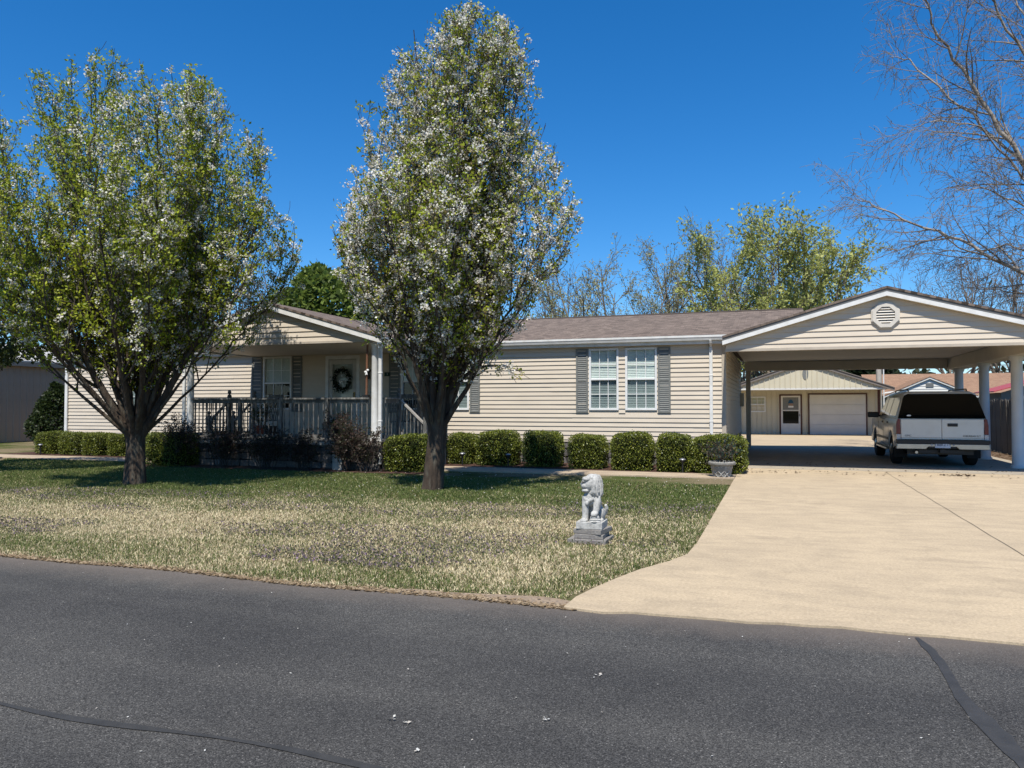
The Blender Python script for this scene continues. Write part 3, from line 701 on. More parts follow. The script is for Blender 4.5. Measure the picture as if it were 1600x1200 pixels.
MB().box(-1.02, -0.86, 28.34, 28.50, 0.022, CZ - 0.062).build('corner_post', 'siding_trim', carport, bevel=0.01, seg=1)
for x, y in ((0.6, 21.5), (3.6, 22.5)):
    MB().lathe([(0.09, 3.045), (0.11, 3.055), (0.11, 3.069)], 14, (x, y, 0)).build('ceiling_lamp', 'siding_trim', carport)
# octagonal vent: a frame and louvre slats
vc, vz = (2.28, CV - 0.02), 3.50
oc = lambda r, y: [(vc[0] + r * math.cos(RAD(22.5 + 45 * k)), y, vz + r * math.sin(RAD(22.5 + 45 * k))) for k in range(8)]
def octring(ro, ri, y0, y1):
    m = MB(); A, B, Cc, D = oc(ro, y0), oc(ri, y0), oc(ro, y1), oc(ri, y1)
    for k in range(8):
        j = (k + 1) % 8
        m._q([A[k], A[j], B[j], B[k]], [(0, 1, 2, 3)])._q([A[k], A[j], Cc[j], Cc[k]], [(0, 1, 2, 3)])._q([B[k], B[j], D[j], D[k]], [(0, 1, 2, 3)])
    return m
v = octring(0.285, 0.20, vc[1] - 0.06, vc[1] + 0.02).build('vent', 'vent_paint', carport)
octring(0.31, 0.28, vc[1] - 0.035, vc[1] + 0.02).build('vent_flange', 'vent_paint', v)
MB().poly(oc(0.26, vc[1] + 0.005)).build('vent_backing', 'dark_room', v, recalc=False)
for k in range(6):
    z = vz - 0.155 + k * 0.058; hw = min(0.195, 0.275 - abs(z + 0.02 - vz))
    MB().prism([(vc[1] - 0.052, z), (vc[1] - 0.048, z - 0.004), (vc[1] - 0.012, z + 0.034), (vc[1] - 0.016, z + 0.040)], 'x', vc[0] - hw, vc[0] + hw).build('slat', 'vent_paint', v)
# ------------------------------------------------------------------ detached garage behind the carport
garage = empty('detached_garage', (1.4, 43.5, 0), 'cream ribbed metal garage with white overhead door seen through the carport', 'garage')
GX0, GX1, GV, GW = -2.5, 4.95, 40.9, 43.0
GA, GZ, GE = 1.42, 3.76, 2.40
gs = (GZ - GE) / 3.85
gz_ = lambda x: GZ - gs * abs(x - GA)
gback = MB().box(GX0, GX1, GW + 0.01, GW + 0.08, 0, 2.5).build('front_wall', 'garage_panel', garage)
def rib_panel(parent, x0, w, y, z0, za, zb):
    m = MB()
    m._q([(x0 + 0.02, y, z0), (x0 + w - 0.02, y, z0), (x0 + w - 0.02, y, zb), (x0 + 0.02, y, za)], [(0, 1, 2, 3)])
    m._q([(x0 + w - 0.02, y, z0), (x0 + w - 0.012, y - 0.04, z0), (x0 + w + 0.012, y - 0.04, z0), (x0 + w + 0.02, y, z0), (x0 + w - 0.02, y, zb), (x0 + w - 0.012, y - 0.04, zb), (x0 + w + 0.012, y - 0.04, zb), (x0 + w + 0.02, y, zb)], [(0, 1, 5, 4), (1, 2, 6, 5), (2, 3, 7, 6)])
    return m.build('panel', 'garage_panel', parent, recalc=False)
x = GX0
while x < GX1 - 0.1:
    w = 0.25
    blk = [(0.13, 1.27, 2.14), (1.57, 4.37, 2.17)]
    xm = x + w / 2; z0 = 0.03
    for a, b, t in blk:
        if a - 0.05 < xm < b + 0.05: z0 = t
    rib_panel(gback, x, w, GW, z0, 2.42, 2.42); x += w
gg = MB().poly([(GA - 3.8, GV + 0.01, GE), (GA + 3.8, GV + 0.01, GE), (GA, GV + 0.01, GZ - 0.02)]).build('gable', 'garage_panel', garage, recalc=False)
x = GA - 3.75
while x < GA + 3.7:
    rib_panel(gg, x, 0.25, GV, GE, max(GE + 0.02, gz_(x) - 0.06), max(GE + 0.02, gz_(x + 0.25) - 0.06)); x += 0.25
MB().box(GA - 3.8, GA + 3.8, GV - 0.03, GV - 0.022, GE - 0.07, GE + 0.02).box(GA - 3.8, GA + 3.8, GV - 0.02, GW, GE - 0.05, GE - 0.02).build('gable_trim', 'garage_door', garage)
pm('garage_roof', (0.20, 0.17, 0.145), (0.16, 0.14, 0.12), 2, 0.7)
for s in (-1, 1):
    xe = GA + s * 3.95
    MB().prism([(GA, GZ + 0.02), (xe, gz_(xe) + 0.02), (xe, gz_(xe) - 0.12), (GA, GZ - 0.12)], 'y', GV - 0.12, GV - 0.06).build('rake_trim', 'garage_roof', garage)
    MB().prism([(GA, GZ + 0.06), (xe, gz_(xe) + 0.06), (xe, gz_(xe) + 0.02), (GA, GZ + 0.02)], 'y', GV - 0.16, 51).build('roof', 'garage_roof', garage)
MB().box(GX0, GX0 + 0.1, GW + 0.08, 51, 0, 2.45).build('side_wall', 'garage_panel', garage); MB().box(GX1 - 0.1, GX1, GW + 0.08, 51, 0, 2.45).build('side_wall', 'garage_panel', garage)
MB().box(GX1 - 0.09, GX1 + 0.02, GW - 0.03, GW + 0.09, 0, 2.36).build('corner_trim', 'maroon_trim', garage)
mv = MB(); mv._q([(1.37 + 0.14 * math.cos(a), GV - 0.03, 3.14 + 0.26 * math.sin(a) * (1 - 0.15 * math.sin(a))) for a in [k * math.pi / 9 for k in range(18)]], [tuple(range(18))]); mv.build('gable_vent', 'shutter_grey', garage, recalc=False)
od = MB().box(1.62, 4.32, GW - 0.012, GW + 0.008, 0.03, 2.12).build('overhead_door', 'garage_door', garage)
for k in range(4): MB().box(1.64, 4.30, GW - 0.030, GW - 0.0125, 0.05 + k * 0.517, 0.05 + k * 0.517 + 0.503).build('panel', 'garage_door', od, bevel=0.006, seg=1)
MB().box(1.56, 1.62, GW - 0.04, GW - 0.001, 0.03, 2.18).box(4.32, 4.38, GW - 0.04, GW - 0.001, 0.03, 2.18).box(1.62, 4.32, GW - 0.04, GW - 0.001, 2.122, 2.18).build('door_trim', 'maroon_trim', garage)
m = MB().box(0.22, 0.31, GW - 0.04, GW - 0.005, 0.05, 2.06).box(1.09, 1.18, GW - 0.04, GW - 0.005, 0.05, 2.06).box(0.31, 1.09, GW - 0.04, GW - 0.005, 1.98, 2.06).box(0.31, 1.09, GW - 0.04, GW - 0.005, 1.26, 1.32).box(0.31, 1.09, GW - 0.04, GW - 0.005, 0.05, 0.60)
gd = m.build('entry_door', 'garage_door', garage)
MB().box(0.31, 1.09, GW - 0.004, GW - 0.002, 0.60, 1.26).build('pane', 'car_glass', gd)
MB().box(0.31, 1.09, GW - 0.02, GW - 0.015, 1.32, 1.98).build('pane', 'shutter_grey', gd)
MB().box(0.14, 0.215, GW - 0.045, GW - 0.005, 0.03, 2.13).box(1.185, 1.26, GW - 0.045, GW - 0.005, 0.03, 2.13).box(0.215, 1.185, GW - 0.045, GW - 0.005, 2.065, 2.13).build('door_trim', 'maroon_trim', garage)
MB().box(1.12, 1.15, GW - 0.08, GW - 0.041, 0.98, 1.10).build('handle', 'black_metal', gd)
m = MB().box(0.58, 0.84, GW - 0.05, GW - 0.022, 1.44, 1.53); sg = tag(m.build('door_plaque', 'white_vinyl'), 'small white plaque with a blue arched top hanging on the garage entry door', 'sign')
mm = MB(); mm._q([(0.71 + 0.13 * math.cos(a), GW - 0.04, 1.66 + 0.20 * math.sin(a)) for a in [k * math.pi / 8 for k in range(9)]], [tuple(range(9))]); mm.build('arched_top', 'sign_blue', sg, recalc=False)
MB().box(0.61, 0.81, GW - 0.045, GW - 0.022, 1.53, 1.66).build('middle_panel', 'sign_skin', sg)
window(garage, -1.35, -0.55, 1.2, 2.02, GW - 0.02, 0.45, (2, 2))

# ------------------------------------------------------------------ pole, neighbour's house, red-roofed shed, fence, left shed
up = empty('utility_pole', (5.45, 46, 0), 'weathered pale utility pole with a conduit behind the cream garage corner', 'pole')
MB().lathe([(0.15, 0), (0.14, 4.0), (0.13, 6.4)], 10, (5.28, 46, 0)).build('shaft', 'pole_wood', up, smooth=True)
MB().tube([(5.50, 45.9, 0), (5.50, 45.9, 6.0)], 0.035, 6).build('conduit', 'white_trim', up)
nb = empty('neighbour_house', (9.5, 54, 0), "white gabled house with orange brown shingle roof beyond the carport", 'house')
NA, NE, NV = 8.43, 2.12, 50.0; ns = 0.455
nz = lambda x: 3.24 - ns * abs(x - NA)
nw = MB().prism([(6.35, 0), (10.5, 0), (10.5, 2.30), (NA, 3.20), (6.35, 2.30)], 'y', NV + 0.15, NV + 6).build('wall', 'neighbour_white', nb)
for k in range(16):
    z = 0.3 + k * 0.17; hw = 2.06 if z < 2.15 else max(0.05, (3.05 - z) / 0.455)
    MB().prism([(NV + 0.149, z), (NV + 0.12, z), (NV + 0.145, z + 0.17)], 'x', NA - hw, NA + hw).build('siding_board', 'neighbour_white', nw)
for s in (-1, 1):
    xe = NA + s * 2.45; a = (xe, NV, nz(xe)); b = (xe, NV + 7, nz(xe)); c = (NA + s * 0.001, NV + 7, 3.24); d = (NA + s * 0.001, NV, 3.24)
    roof_slab('roof', 'shingle_orange', a, b, c, d, 0.04, nb)
    MB().prism([(NA, 3.19), (xe, nz(xe) - 0.05), (xe, nz(xe) - 0.13), (NA, 3.10)], 'y', NV + 0.02, NV + 0.06).build('rake_board', 'neighbour_white', nb)
    MB().prism([(NA, 3.10), (xe, nz(xe) - 0.13), (xe, nz(xe) - 0.15), (NA, 3.08)], 'y', NV + 0.062, NV + 0.14).build('rake_soffit', 'neighbour_grey', nb)
MB().box(NA - 0.2, NA + 0.2, NV + 0.09, NV + 0.115, 2.62, 2.86).build('gable_vent', 'neighbour_grey', nb)
roof_slab('roof', 'shingle_orange', (5.6, 53.6, 2.15), (26, 53.6, 2.15), (26, 58.6, 3.72), (5.6, 58.6, 3.72), 0.05, nb)
roof_slab('roof', 'shingle_orange', (26, 63.6, 2.15), (5.6, 63.6, 2.15), (5.6, 58.602, 3.72), (26, 58.602, 3.72), 0.05, nb)
MB().box(10.9, 25.8, 53.9, 54.1, 0, 2.2).build('wall', 'neighbour_grey', nb)
MB().box(10.6, 26, 53.48, 53.58, 2.08, 2.17).build('gutter', 'neighbour_white', nb)
rs = empty('red_roofed_shed', (11.2, 41, 0), 'small grey shed with a red metal roof behind the wooden fence', 'shed')
MB().box(9.5, 12.9, 39.6, 42.6, 0, 2.12).build('wall', 'neighbour_grey', rs)
for s in (-1, 1):
    MB().prism([(11.2, 2.78), (11.2 + s * 2.05, 2.18), (11.2 + s * 2.05, 2.13), (11.2, 2.73)], 'y', 39.3, 42.9).build('roof', 'red_metal', rs)
MB().poly([(9.5, 39.6, 2.12), (12.9, 39.6, 2.12), (11.2, 39.6, 2.66)]).build('gable', 'neighbour_grey', rs, recalc=False)
fence = empty('wooden_fence', (6.86, 32, 0), 'weathered brown picket privacy fence running back beside the carport', 'fence')
pk = MB().prism([(-0.066, 0), (0.066, 0), (0.066, 1.66), (0.03, 1.72), (-0.03, 1.72), (-0.066, 1.66)], 'x', -0.01, 0.01).mesh('picket', 'fence_wood')
fr = random.Random(5)
for i in range(150):
    o = link('picket', pk, fence); o.location = Vector((6.86 + fr.uniform(-.008, .008), 22.2 + i * 0.145, 0.02 + fr.uniform(-.03, .02))) - ORG[fence]
    o.rotation_euler = (fr.uniform(-.012, .012), fr.uniform(-.015, .015), fr.uniform(-.05, .05))
for z in (0.4, 1.4): MB().box(6.875, 6.915, 22.1, 44, z, z + 0.09).build('rail', 'fence_wood', fence)
for i in range(9): MB().box(6.92, 7.01, 22.3 + i * 2.4, 22.39 + i * 2.4, 0, 1.7).build('fence_post', 'fence_wood', fence)
fence2 = empty('wooden_fence', (12, 47.5, 0), 'far stretch of brown board fence crossing before the white neighbouring house', 'fence')
for i in range(56):
    o = link('picket', pk, fence2); o.location = Vector((6.9 + i * 0.145, 47.5 + fr.uniform(-.01, .01), fr.uniform(-.04, .02))) - ORG[fence2]; o.rotation_euler = (0, 0, RAD(90))
shed = empty('metal_shed', (-34, 24, 0), 'brown ribbed metal shed with pale roof at the left edge', 'shed')
sw_ = MB().box(-38, -30.02, 16, 31, 0, 3.35).build('wall', 'brown_metal', shed)
spn = MB()._q([(0, 0.0, 0), (0, 0.24, 0), (0, 0.24, 3.32), (0, 0.0, 3.32)], [(0, 1, 2, 3)])._q([(0, 0.24, 0), (0.035, 0.255, 0), (0.035, 0.285, 0), (0, 0.30, 0), (0, 0.24, 3.32), (0.035, 0.255, 3.32), (0.035, 0.285, 3.32), (0, 0.30, 3.32)], [(0, 1, 5, 4), (1, 2, 6, 5), (2, 3, 7, 6)]).mesh('panel', 'brown_metal', recalc=False)
for i in range(50):
    o = link('panel', spn, sw_); o.location = Vector((-30.0, 16 + i * 0.30, 0.03)) - ORG[shed]
for s, xe in ((1, -29.75), (-1, -38.25)):
    MB().prism([(-34, 4.45), (xe, 3.42), (xe, 3.36), (-34, 4.39)], 'y', 15.7, 31.3).build('roof', 'pale_roof_metal', shed)
MB().box(-29.80, -29.76, 15.7, 31.3, 3.18, 3.355).build('eave_trim', 'brown_metal', shed)
MB().poly([(-38, 16, 3.35), (-30.02, 16, 3.35), (-34, 16, 4.38)]).build('gable', 'brown_metal', shed, recalc=False)

# ------------------------------------------------------------------ the parked utility vehicle (x right, y forward, rear bumper at y = 0)
suv = empty('parked_suv', (0, 0, 0), 'white full size utility vehicle parked under the carport, seen from behind', 'car')
def arch(cy, cz_, r, n=10): return [(cy + r * math.cos(math.pi * k / n), cz_ + r * math.sin(math.pi * k / n)) for k in range(n + 1)]
def arch_b(cy, cz_, r, n=10): return [(cy + r * math.cos(math.pi * k / n), cz_ + r * math.sin(math.pi * k / n)) for k in range(0, n + 1)]
ol = [(0.10, 0.52), (0.08, 0.68), (0.06, 1.10), (0.10, 1.175), (3.85, 1.175), (4.1, 1.20), (5.30, 1.11), (5.46, 1.02), (5.50, 0.55), (5.42, 0.43)]
ol += arch_b(4.58, 0.42, 0.44) + [(4.12, 0.40), (1.70, 0.40)] + arch_b(1.24, 0.42, 0.44) + [(0.78, 0.46)]
MB().prism(ol, 'x', -0.965, 0.965).build('body', 'car_white', suv, bevel=0.045, smooth=True)
m = MB(); zb, zt = 1.165, 1.79
bt = [(-0.958, 0.085, zb), (0.958, 0.085, zb), (0.958, 3.86, zb), (-0.958, 3.86, zb)]; tp = [(-0.775, 0.31, zt), (0.775, 0.31, zt), (0.775, 3.05, zt), (-0.775, 3.05, zt)]
tp2 = [(-0.66, 0.42, 1.845), (0.66, 0.42, 1.845), (0.66, 2.9, 1.845), (-0.66, 2.9, 1.845)]
m._q(bt + tp + tp2, [(0, 3, 2, 1), (0, 1, 5, 4), (1, 2, 6, 5), (2, 3, 7, 6), (3, 0, 4, 7), (4, 5, 9, 8), (5, 6, 10, 9), (6, 7, 11, 10), (7, 4, 8, 11), (8, 9, 10, 11)])
m.build('cabin', 'car_white', suv, bevel=0.03, smooth=True)
ry = lambda z: 0.085 + (z - zb) / (zt - zb) * 0.225 - 0.008
rp = [(-0.945, 1.18), (0.945, 1.18), (0.918, 1.28), (0.815, 1.66), (0.775, 1.745), (0.69, 1.782), (-0.69, 1.782), (-0.775, 1.745), (-0.815, 1.66), (-0.918, 1.28)]
rg = MB(); rg._q([(x, ry(z), z) for x, z in rp] + [(x, ry(z) + 0.02, z) for x, z in rp], [tuple(range(10)), tuple(range(10, 20))[::-1]] + [(i, (i + 1) % 10, 10 + (i + 1) % 10, 10 + i) for i in range(10)])
rw = rg.build('rear_window', 'car_glass', suv)
MB().ball((-0.70, ry(1.25) - 0.004, 1.25), 0.05, 12, 6, (1, 0.06, 0.45)).build('window_sticker', 'white_vinyl', rw)
sx = lambda z: 0.958 - (z - zb) / (zt - zb) * 0.183 + 0.006
for s in (-1, 1):
    for nm_, pts in (('side_window', [(0.50, 1.24), (1.62, 1.24), (1.60, 1.70), (0.62, 1.70), (0.54, 1.62)]), ('side_window', [(1.70, 1.24), (2.62, 1.24), (2.55, 1.70), (1.70, 1.70)]), ('side_window', [(2.70, 1.24), (3.62, 1.24), (3.10, 1.68), (2.65, 1.70)])):
        MB().poly([(s * sx(z), y, z) for y, z in pts]).build(nm_, 'car_glass', suv, recalc=False)
    for y in (1.66, 2.66, 3.72): MB().box(min(s * 0.962, s * 0.967), max(s * 0.962, s * 0.967), y - 0.004, y + 0.004, 0.45, 1.16).build('door_seam', 'car_black', suv)
    for y in (1.82, 2.80): MB().box(min(s * 0.966, s * 0.985), max(s * 0.966, s * 0.985), y - 0.09, y + 0.09, 1.03, 1.08).build('door_handle', 'car_black', suv, bevel=0.006, seg=1)
    MB().box(min(s * 0.966, s * 0.98), max(s * 0.966, s * 0.98), 1.72, 4.1, 0.60, 0.66).build('side_moulding', 'car_black', suv)
    mr = MB().box(min(s * 0.98, s * 1.27), max(s * 0.98, s * 1.27), 3.42, 3.56, 1.16, 1.32).box(min(s * 0.93, s * 1.0), max(s * 0.93, s * 1.0), 3.45, 3.53, 1.18, 1.24).build('side_mirror', 'car_black', suv, bevel=0.03)
    MB().box(min(s * 0.85, s * 1.0), max(s * 0.85, s * 1.0), 1.85, 4.0, 0.33, 0.38).build('running_board', 'chrome', suv, bevel=0.01, seg=1)
    # roof rails
    MB().tube([(s * 0.64, 0.55, 1.85), (s * 0.64, 0.6, 1.90), (s * 0.64, 2.6, 1.90), (s * 0.64, 2.7, 1.85)], 0.016, 6).build('roof_rail', 'car_black', suv)
    # tail lamp
    tl = [(s * 0.895, 0.80), (s * 0.985, 0.80), (s * 0.985, 1.02), (s * 0.955, 1.17), (s * 0.90, 1.17)]
    t = MB().prism([(x, z) for x, z in tl], 'y', 0.03, 0.18).build('tail_lamp', 'tail_red', suv, bevel=0.012)
    MB().box(min(s * 0.895, s * 0.985), max(s * 0.895, s * 0.985), 0.035, 0.17, 0.665, 0.797).build('reverse_lens', 'lens_clear', t, bevel=0.01)
    # barn doors of the rear
    bd = MB().box(min(s * 0.005, s * 0.885), max(s * 0.005, s * 0.885), 0.035, 0.065, 0.675, 1.165).build('rear_door', 'car_white', suv, bevel=0.012)
    MB().box(min(s * 0.02, s * 0.875), max(s * 0.02, s * 0.875), 0.028, 0.036, 0.715, 0.722).build('door_crease', 'car_tan', bd)
    # wheels
    for y in (1.24, 4.58):
        prof = [(0.20, -0.11), (0.32, -0.125), (0.365, -0.10), (0.375, -0.05), (0.375, 0.05), (0.365, 0.10), (0.32, 0.125), (0.20, 0.11)]
        wv = MB().lathe(prof, 26); wv.v = [(s * 0.835 + z, y + x, yy + 0.375) for x, yy, z in wv.v]
        wh = wv.build('wheel', 'rubber', suv, smooth=True)
        rv = MB().lathe([(0.21, -0.01), (0.215, 0.0), (0.16, 0.02), (0.08, 0.05), (0.06, 0.06), (0.0, 0.06)], 20); rv.v = [(s * (0.835 + 0.09 + z), y + x, yy + 0.375) for x, yy, z in rv.v]
        rv.build('rim', 'chrome', wh, smooth=True)
    MB().box(min(s * 0.66, s * 0.96), max(s * 0.66, s * 0.96), 0.72, 0.735, 0.20, 0.48).build('mud_flap', 'rubber', suv)
MB().box(0.12, 0.34, 0.022, 0.04, 0.99, 1.065).build('rear_handle', 'car_black', suv, bevel=0.008)
bp = MB().prism([(-1.0, 0.44), (-0.98, 0.57), (0.98, 0.57), (1.0, 0.44), (0.36, 0.44), (0.30, 0.50), (-0.30, 0.50), (-0.36, 0.44)], 'y', -0.03, 0.10).build('bumper', 'chrome', suv, bevel=0.012)
MB().box(-1.0, 1.0, -0.05, 0.09, 0.572, 0.668).build('bumper_pad', 'car_black', bp, bevel=0.01)
MB().box(-0.30, 0.30, -0.028, -0.01, 0.47, 0.60).build('plate_recess', 'car_black', bp)
pt = MB().box(-0.165, 0.165, -0.045, -0.035, 0.475, 0.625).build('licence_plate', 'plate_white', suv)
o = link('lettering', text_mesh('TB8K2 1Y', 0.085, 'ink', 'lettering'), pt); o.location = (0, -0.047, 0.55); o.rotation_euler = (RAD(90), 0, 0)
for s in (-1, 1): MB().ball((s * 0.235, -0.035, 0.55), 0.022).build('plate_lamp', 'lens_clear', bp)
o = link('lettering', text_mesh('SUBURBAN SLT', 0.062, 'badge', 'lettering', 0.003), suv); o.location = (0.63, 0.031, 0.762); o.rotation_euler = (RAD(90), 0, 0); o.scale = (0.88, 1, 1)
o = link('lettering', text_mesh('GMC', 0.066, 'badge', 'lettering', 0.003), suv); o.location = (-0.73, 0.031, 0.762); o.rotation_euler = (RAD(90), 0, 0)
MB().box(-0.72, 0.72, 0.3, 5.2, 0.30, 0.52).build('chassis', 'car_black', suv)
MB().tube([(-0.55, 0.05, 0.36), (-0.55, 1.2, 0.36)], 0.035, 8).build('exhaust_pipe', 'chrome', suv)
MB().box(-0.06, 0.06, -0.06, 0.3, 0.36, 0.44).box(-0.5, 0.5, 0.12, 0.2, 0.34, 0.42).build('tow_hitch', 'car_black', suv)
MB().poly([(-0.86, 3.79, 1.22), (0.86, 3.79, 1.22), (0.72, 3.12, 1.75), (-0.72, 3.12, 1.75)]).build('windscreen', 'car_glass', suv, recalc=False)
suv.location = (3.76, 20.85, 0.026)

# ------------------------------------------------------------------ lion statue
def solid(mb, name, mat, voxel=0.007, smooth=4, disp=None):
    """fuse overlapping pieces into one continuous carved surface"""
    o = bpy.data.objects.new('tmp', mb.mesh('tmp', mat, recalc=True)); COL.objects.link(o)
    r = o.modifiers.new('r', 'REMESH'); r.mode = 'VOXEL'; r.voxel_size = voxel
    s = o.modifiers.new('s', 'SMOOTH'); s.iterations = smooth; s.factor = 0.5
    dg = bpy.context.evaluated_depsgraph_get(); dg.update()
    me = bpy.data.meshes.new_from_object(o.evaluated_get(dg)); me.name = name
    bpy.data.objects.remove(o)
    me.materials.clear(); me.materials.append(MATS[mat]); me.polygons.foreach_set('use_smooth', [True] * len(me.polygons))
    return me
lion = empty('lion_statue', (0, 0, 0), 'pale cast stone guardian lion statue with raised paw on ball, on the lawn', 'statue')
LZ = 0.235
def E(m, x, y, z, rx, ry_, rz): m.ball((x, y, LZ + z), 1.0, 14, 10, (rx, ry_, rz))
b = MB()
E(b, 0.03, 0.07, 0.20, 0.095, 0.11, 0.17); E(b, 0.035, 0.12, 0.10, 0.115, 0.10, 0.11); E(b, 0.0, -0.015, 0.27, 0.10, 0.085, 0.105)      # trunk, haunches, chest
E(b, -0.07, 0.11, 0.075, 0.05, 0.09, 0.08); E(b, 0.125, 0.10, 0.075, 0.045, 0.09, 0.08)                                                     # thighs
E(b, -0.085, 0.03, 0.015, 0.035, 0.055, 0.022); E(b, 0.140, 0.01, 0.015, 0.03, 0.05, 0.022)
b.tube([(-0.050, -0.03, LZ + 0.28), (-0.060, -0.065, LZ + 0.18), (-0.060, -0.075, LZ + 0.09), (-0.062, -0.08, LZ + 0.0)], [0.065, 0.050, 0.044, 0.048], 12)
E(b, -0.066, -0.105, 0.022, 0.052, 0.055, 0.030)
for k in (-1, 0, 1): E(b, -0.066 + k * 0.028, -0.150, 0.016, 0.016, 0.020, 0.018)
b.tube([(0.075, -0.01, LZ + 0.29), (0.095, -0.050, LZ + 0.22), (0.088, -0.085, LZ + 0.14), (0.080, -0.105, LZ + 0.105)], [0.064, 0.052, 0.044, 0.040], 12)
E(b, 0.078, -0.125, 0.108, 0.050, 0.048, 0.032)
for k in (-1, 0, 1): E(b, 0.078 + k * 0.027, -0.162, 0.096, 0.016, 0.018, 0.026)
E(b, 0.078, -0.11, 0.048, 0.064, 0.060, 0.052)                                                                                             # ball
# broad head turned to the left, blunt muzzle, heavy brow
hx, hy, hz = -0.012, -0.045, 0.435
E(b, hx, hy, hz, 0.088, 0.085, 0.090); E(b, hx - 0.052, hy - 0.030, hz - 0.022, 0.056, 0.058, 0.040); E(b, hx - 0.088, hy - 0.044, hz - 0.002, 0.020, 0.034, 0.024)
E(b, hx - 0.043, hy - 0.032, hz - 0.074, 0.054, 0.052, 0.024)
E(b, hx - 0.058, hy - 0.062, hz + 0.036, 0.030, 0.026, 0.016); E(b, hx - 0.072, hy + 0.012, hz + 0.036, 0.024, 0.024, 0.016)
E(b, hx - 0.030, hy - 0.05, hz + 0.060, 0.058, 0.05, 0.030)
# mane: a hood over the skull and locks down neck and shoulders
E(b, 0.050, 0.02, 0.43, 0.090, 0.100, 0.118); E(b, 0.045, -0.01, 0.335, 0.095, 0.095, 0.07); E(b, 0.012, -0.02, 0.505, 0.075, 0.080, 0.045)
lr = random.Random(3)
for k in range(15):
    a = -1.5 + 3.7 * k / 14 + lr.uniform(-.08, .08); zl = lr.uniform(0.27, 0.33); pts = []
    for t in range(9):
        q = t / 8.0; zz = 0.535 - (0.535 - zl) * q; rr = 0.104 * math.sin(math.pi * min(1, 0.22 + 0.45 * q)) * (1.0 if q < 0.8 else 1.06)
        aa = a + 0.10 * math.sin(q * 5 + k); pts.append((0.045 + rr * math.cos(aa), 0.008 + (rr + 0.006) * math.sin(aa), LZ + zz))
    b.tube(pts, [0.008, 0.013, 0.015, 0.014, 0.016, 0.014, 0.016, 0.015, 0.006], 7)
for k in range(5): E(b, -0.062 + 0.026 * k, -0.088 - 0.006 * (2 - abs(k - 2)), 0.262 - 0.012 * (2 - abs(k - 2)), 0.019, 0.018, 0.022)    # collar with bell
E(b, -0.03, -0.105, 0.215, 0.026, 0.024, 0.030)
b.tube([(0.09, 0.20, LZ + 0.03), (0.15, 0.19, LZ + 0.08), (0.170, 0.17, LZ + 0.14), (0.162, 0.15, LZ + 0.18)], [0.032, 0.028, 0.030, 0.020], 10)      # tail
body = link('body', solid(b, 'body', 'cast_stone', 0.0045, 2), lion)
def slab(name, w, d, z0, z1, rz, mat, dx=0, dy=0):
    m = MB().box(-w / 2, w / 2, -d / 2, d / 2, z0, z1); o = m.build(name, mat, lion, bevel=0.006); o.rotation_euler = (0, 0, rz); o.location = (dx, dy, 0); return o
slab('lion_base', 0.30, 0.36, 0.160, 0.240, 0.03, 'cast_stone', 0.01, 0.02)
for z_ in (0.0,):
    MB().lathe([(0.064, LZ + 0.0), (0.07, LZ + 0.012), (0.06, LZ + 0.024), (0.066, LZ + 0.034), (0.05, LZ + 0.042)], 16, (0.074, -0.10, 0)).build('ball_stand', 'cast_stone', lion, smooth=True)
slab('plinth_block', 0.33, 0.38, 0.105, 0.158, -0.14, 'old_block', 0.02, 0.02)
slab('plinth_block', 0.33, 0.40, 0.052, 0.104, 0.03, 'old_block', 0.01, 0.02)
slab('plinth_slab', 0.44, 0.46, 0.0, 0.051, 0.0, 'old_block')
MB().ball((-0.078, -0.112, LZ + 0.452), 0.010, 8, 6).build('eye', 'old_block', lion)
body.scale = (0.86, 0.90, 1.0); body.location = (0.004, 0.0, -0.004)
lion.location = (-1.97, 8.42, 0.0); lion.scale = (0.97, 0.97, 0.96)

# ------------------------------------------------------------------ urn, path lamps, porch things
urn = empty('stone_planter', (0, 0, 0), 'round concrete urn planter with raised diamond lattice at the path corner', 'planter')
MB().lathe([(0.0, 0.0), (0.155, 0.0), (0.165, 0.03), (0.195, 0.16), (0.205, 0.165), (0.215, 0.20), (0.225, 0.27), (0.275, 0.28), (0.288, 0.30), (0.285, 0.335), (0.262, 0.35), (0.235, 0.345), (0.225, 0.29), (0.0, 0.285)], 32).build('bowl', 'urn_stone', urn, smooth=True)
lat = MB()
for k in range(10):
    for s in (-1, 1):
        pts = []
        for t in range(5):
            z = 0.015 + 0.145 * t / 4; r = 0.165 + 0.032 * (z / 0.16); a = 2 * math.pi * (k + s * t / 4.0) / 10
            pts.append(((r + 0.004) * math.cos(a), (r + 0.004) * math.sin(a), z))
        lat.tube(pts, 0.009, 5)
lat.build('lattice', 'cast_stone', urn)
arc = MB()
for k in range(10):
    a0 = 2 * math.pi * k / 10
    arc.tube([(0.219 * math.cos(a0 + t), 0.219 * math.sin(a0 + t), 0.205 + 0.045 * math.sin(math.pi * (t / 0.5))) for t in [0.05 + 0.1 * j for j in range(5)]], 0.008, 5)
arc.build('rim_scallops', 'cast_stone', urn)
MB().lathe([(0.0, 0.286), (0.224, 0.288), (0.12, 0.31), (0.0, 0.315)], 20).build('soil', 'mulch', urn)
urn.location = (-1.10, 16.72, 0.0)
lamp0 = empty('path_lamp', (0, 0, 0), 'x', 'lamp', 'path lamps along the front beds')
MB().tube([(0, 0, 0), (0, 0, 0.26)], 0.016, 8).build('stake', 'black_metal', lamp0)
MB().lathe([(0.03, 0.235), (0.045, 0.26), (0.045, 0.30)], 12).build('lantern', 'black_metal', lamp0, smooth=True)
MB().lathe([(0.075, 0.30), (0.07, 0.312), (0.03, 0.335), (0.0, 0.338)], 14).build('cap', 'lamp_grey', lamp0, smooth=True)
bpy.context.view_layer.update()
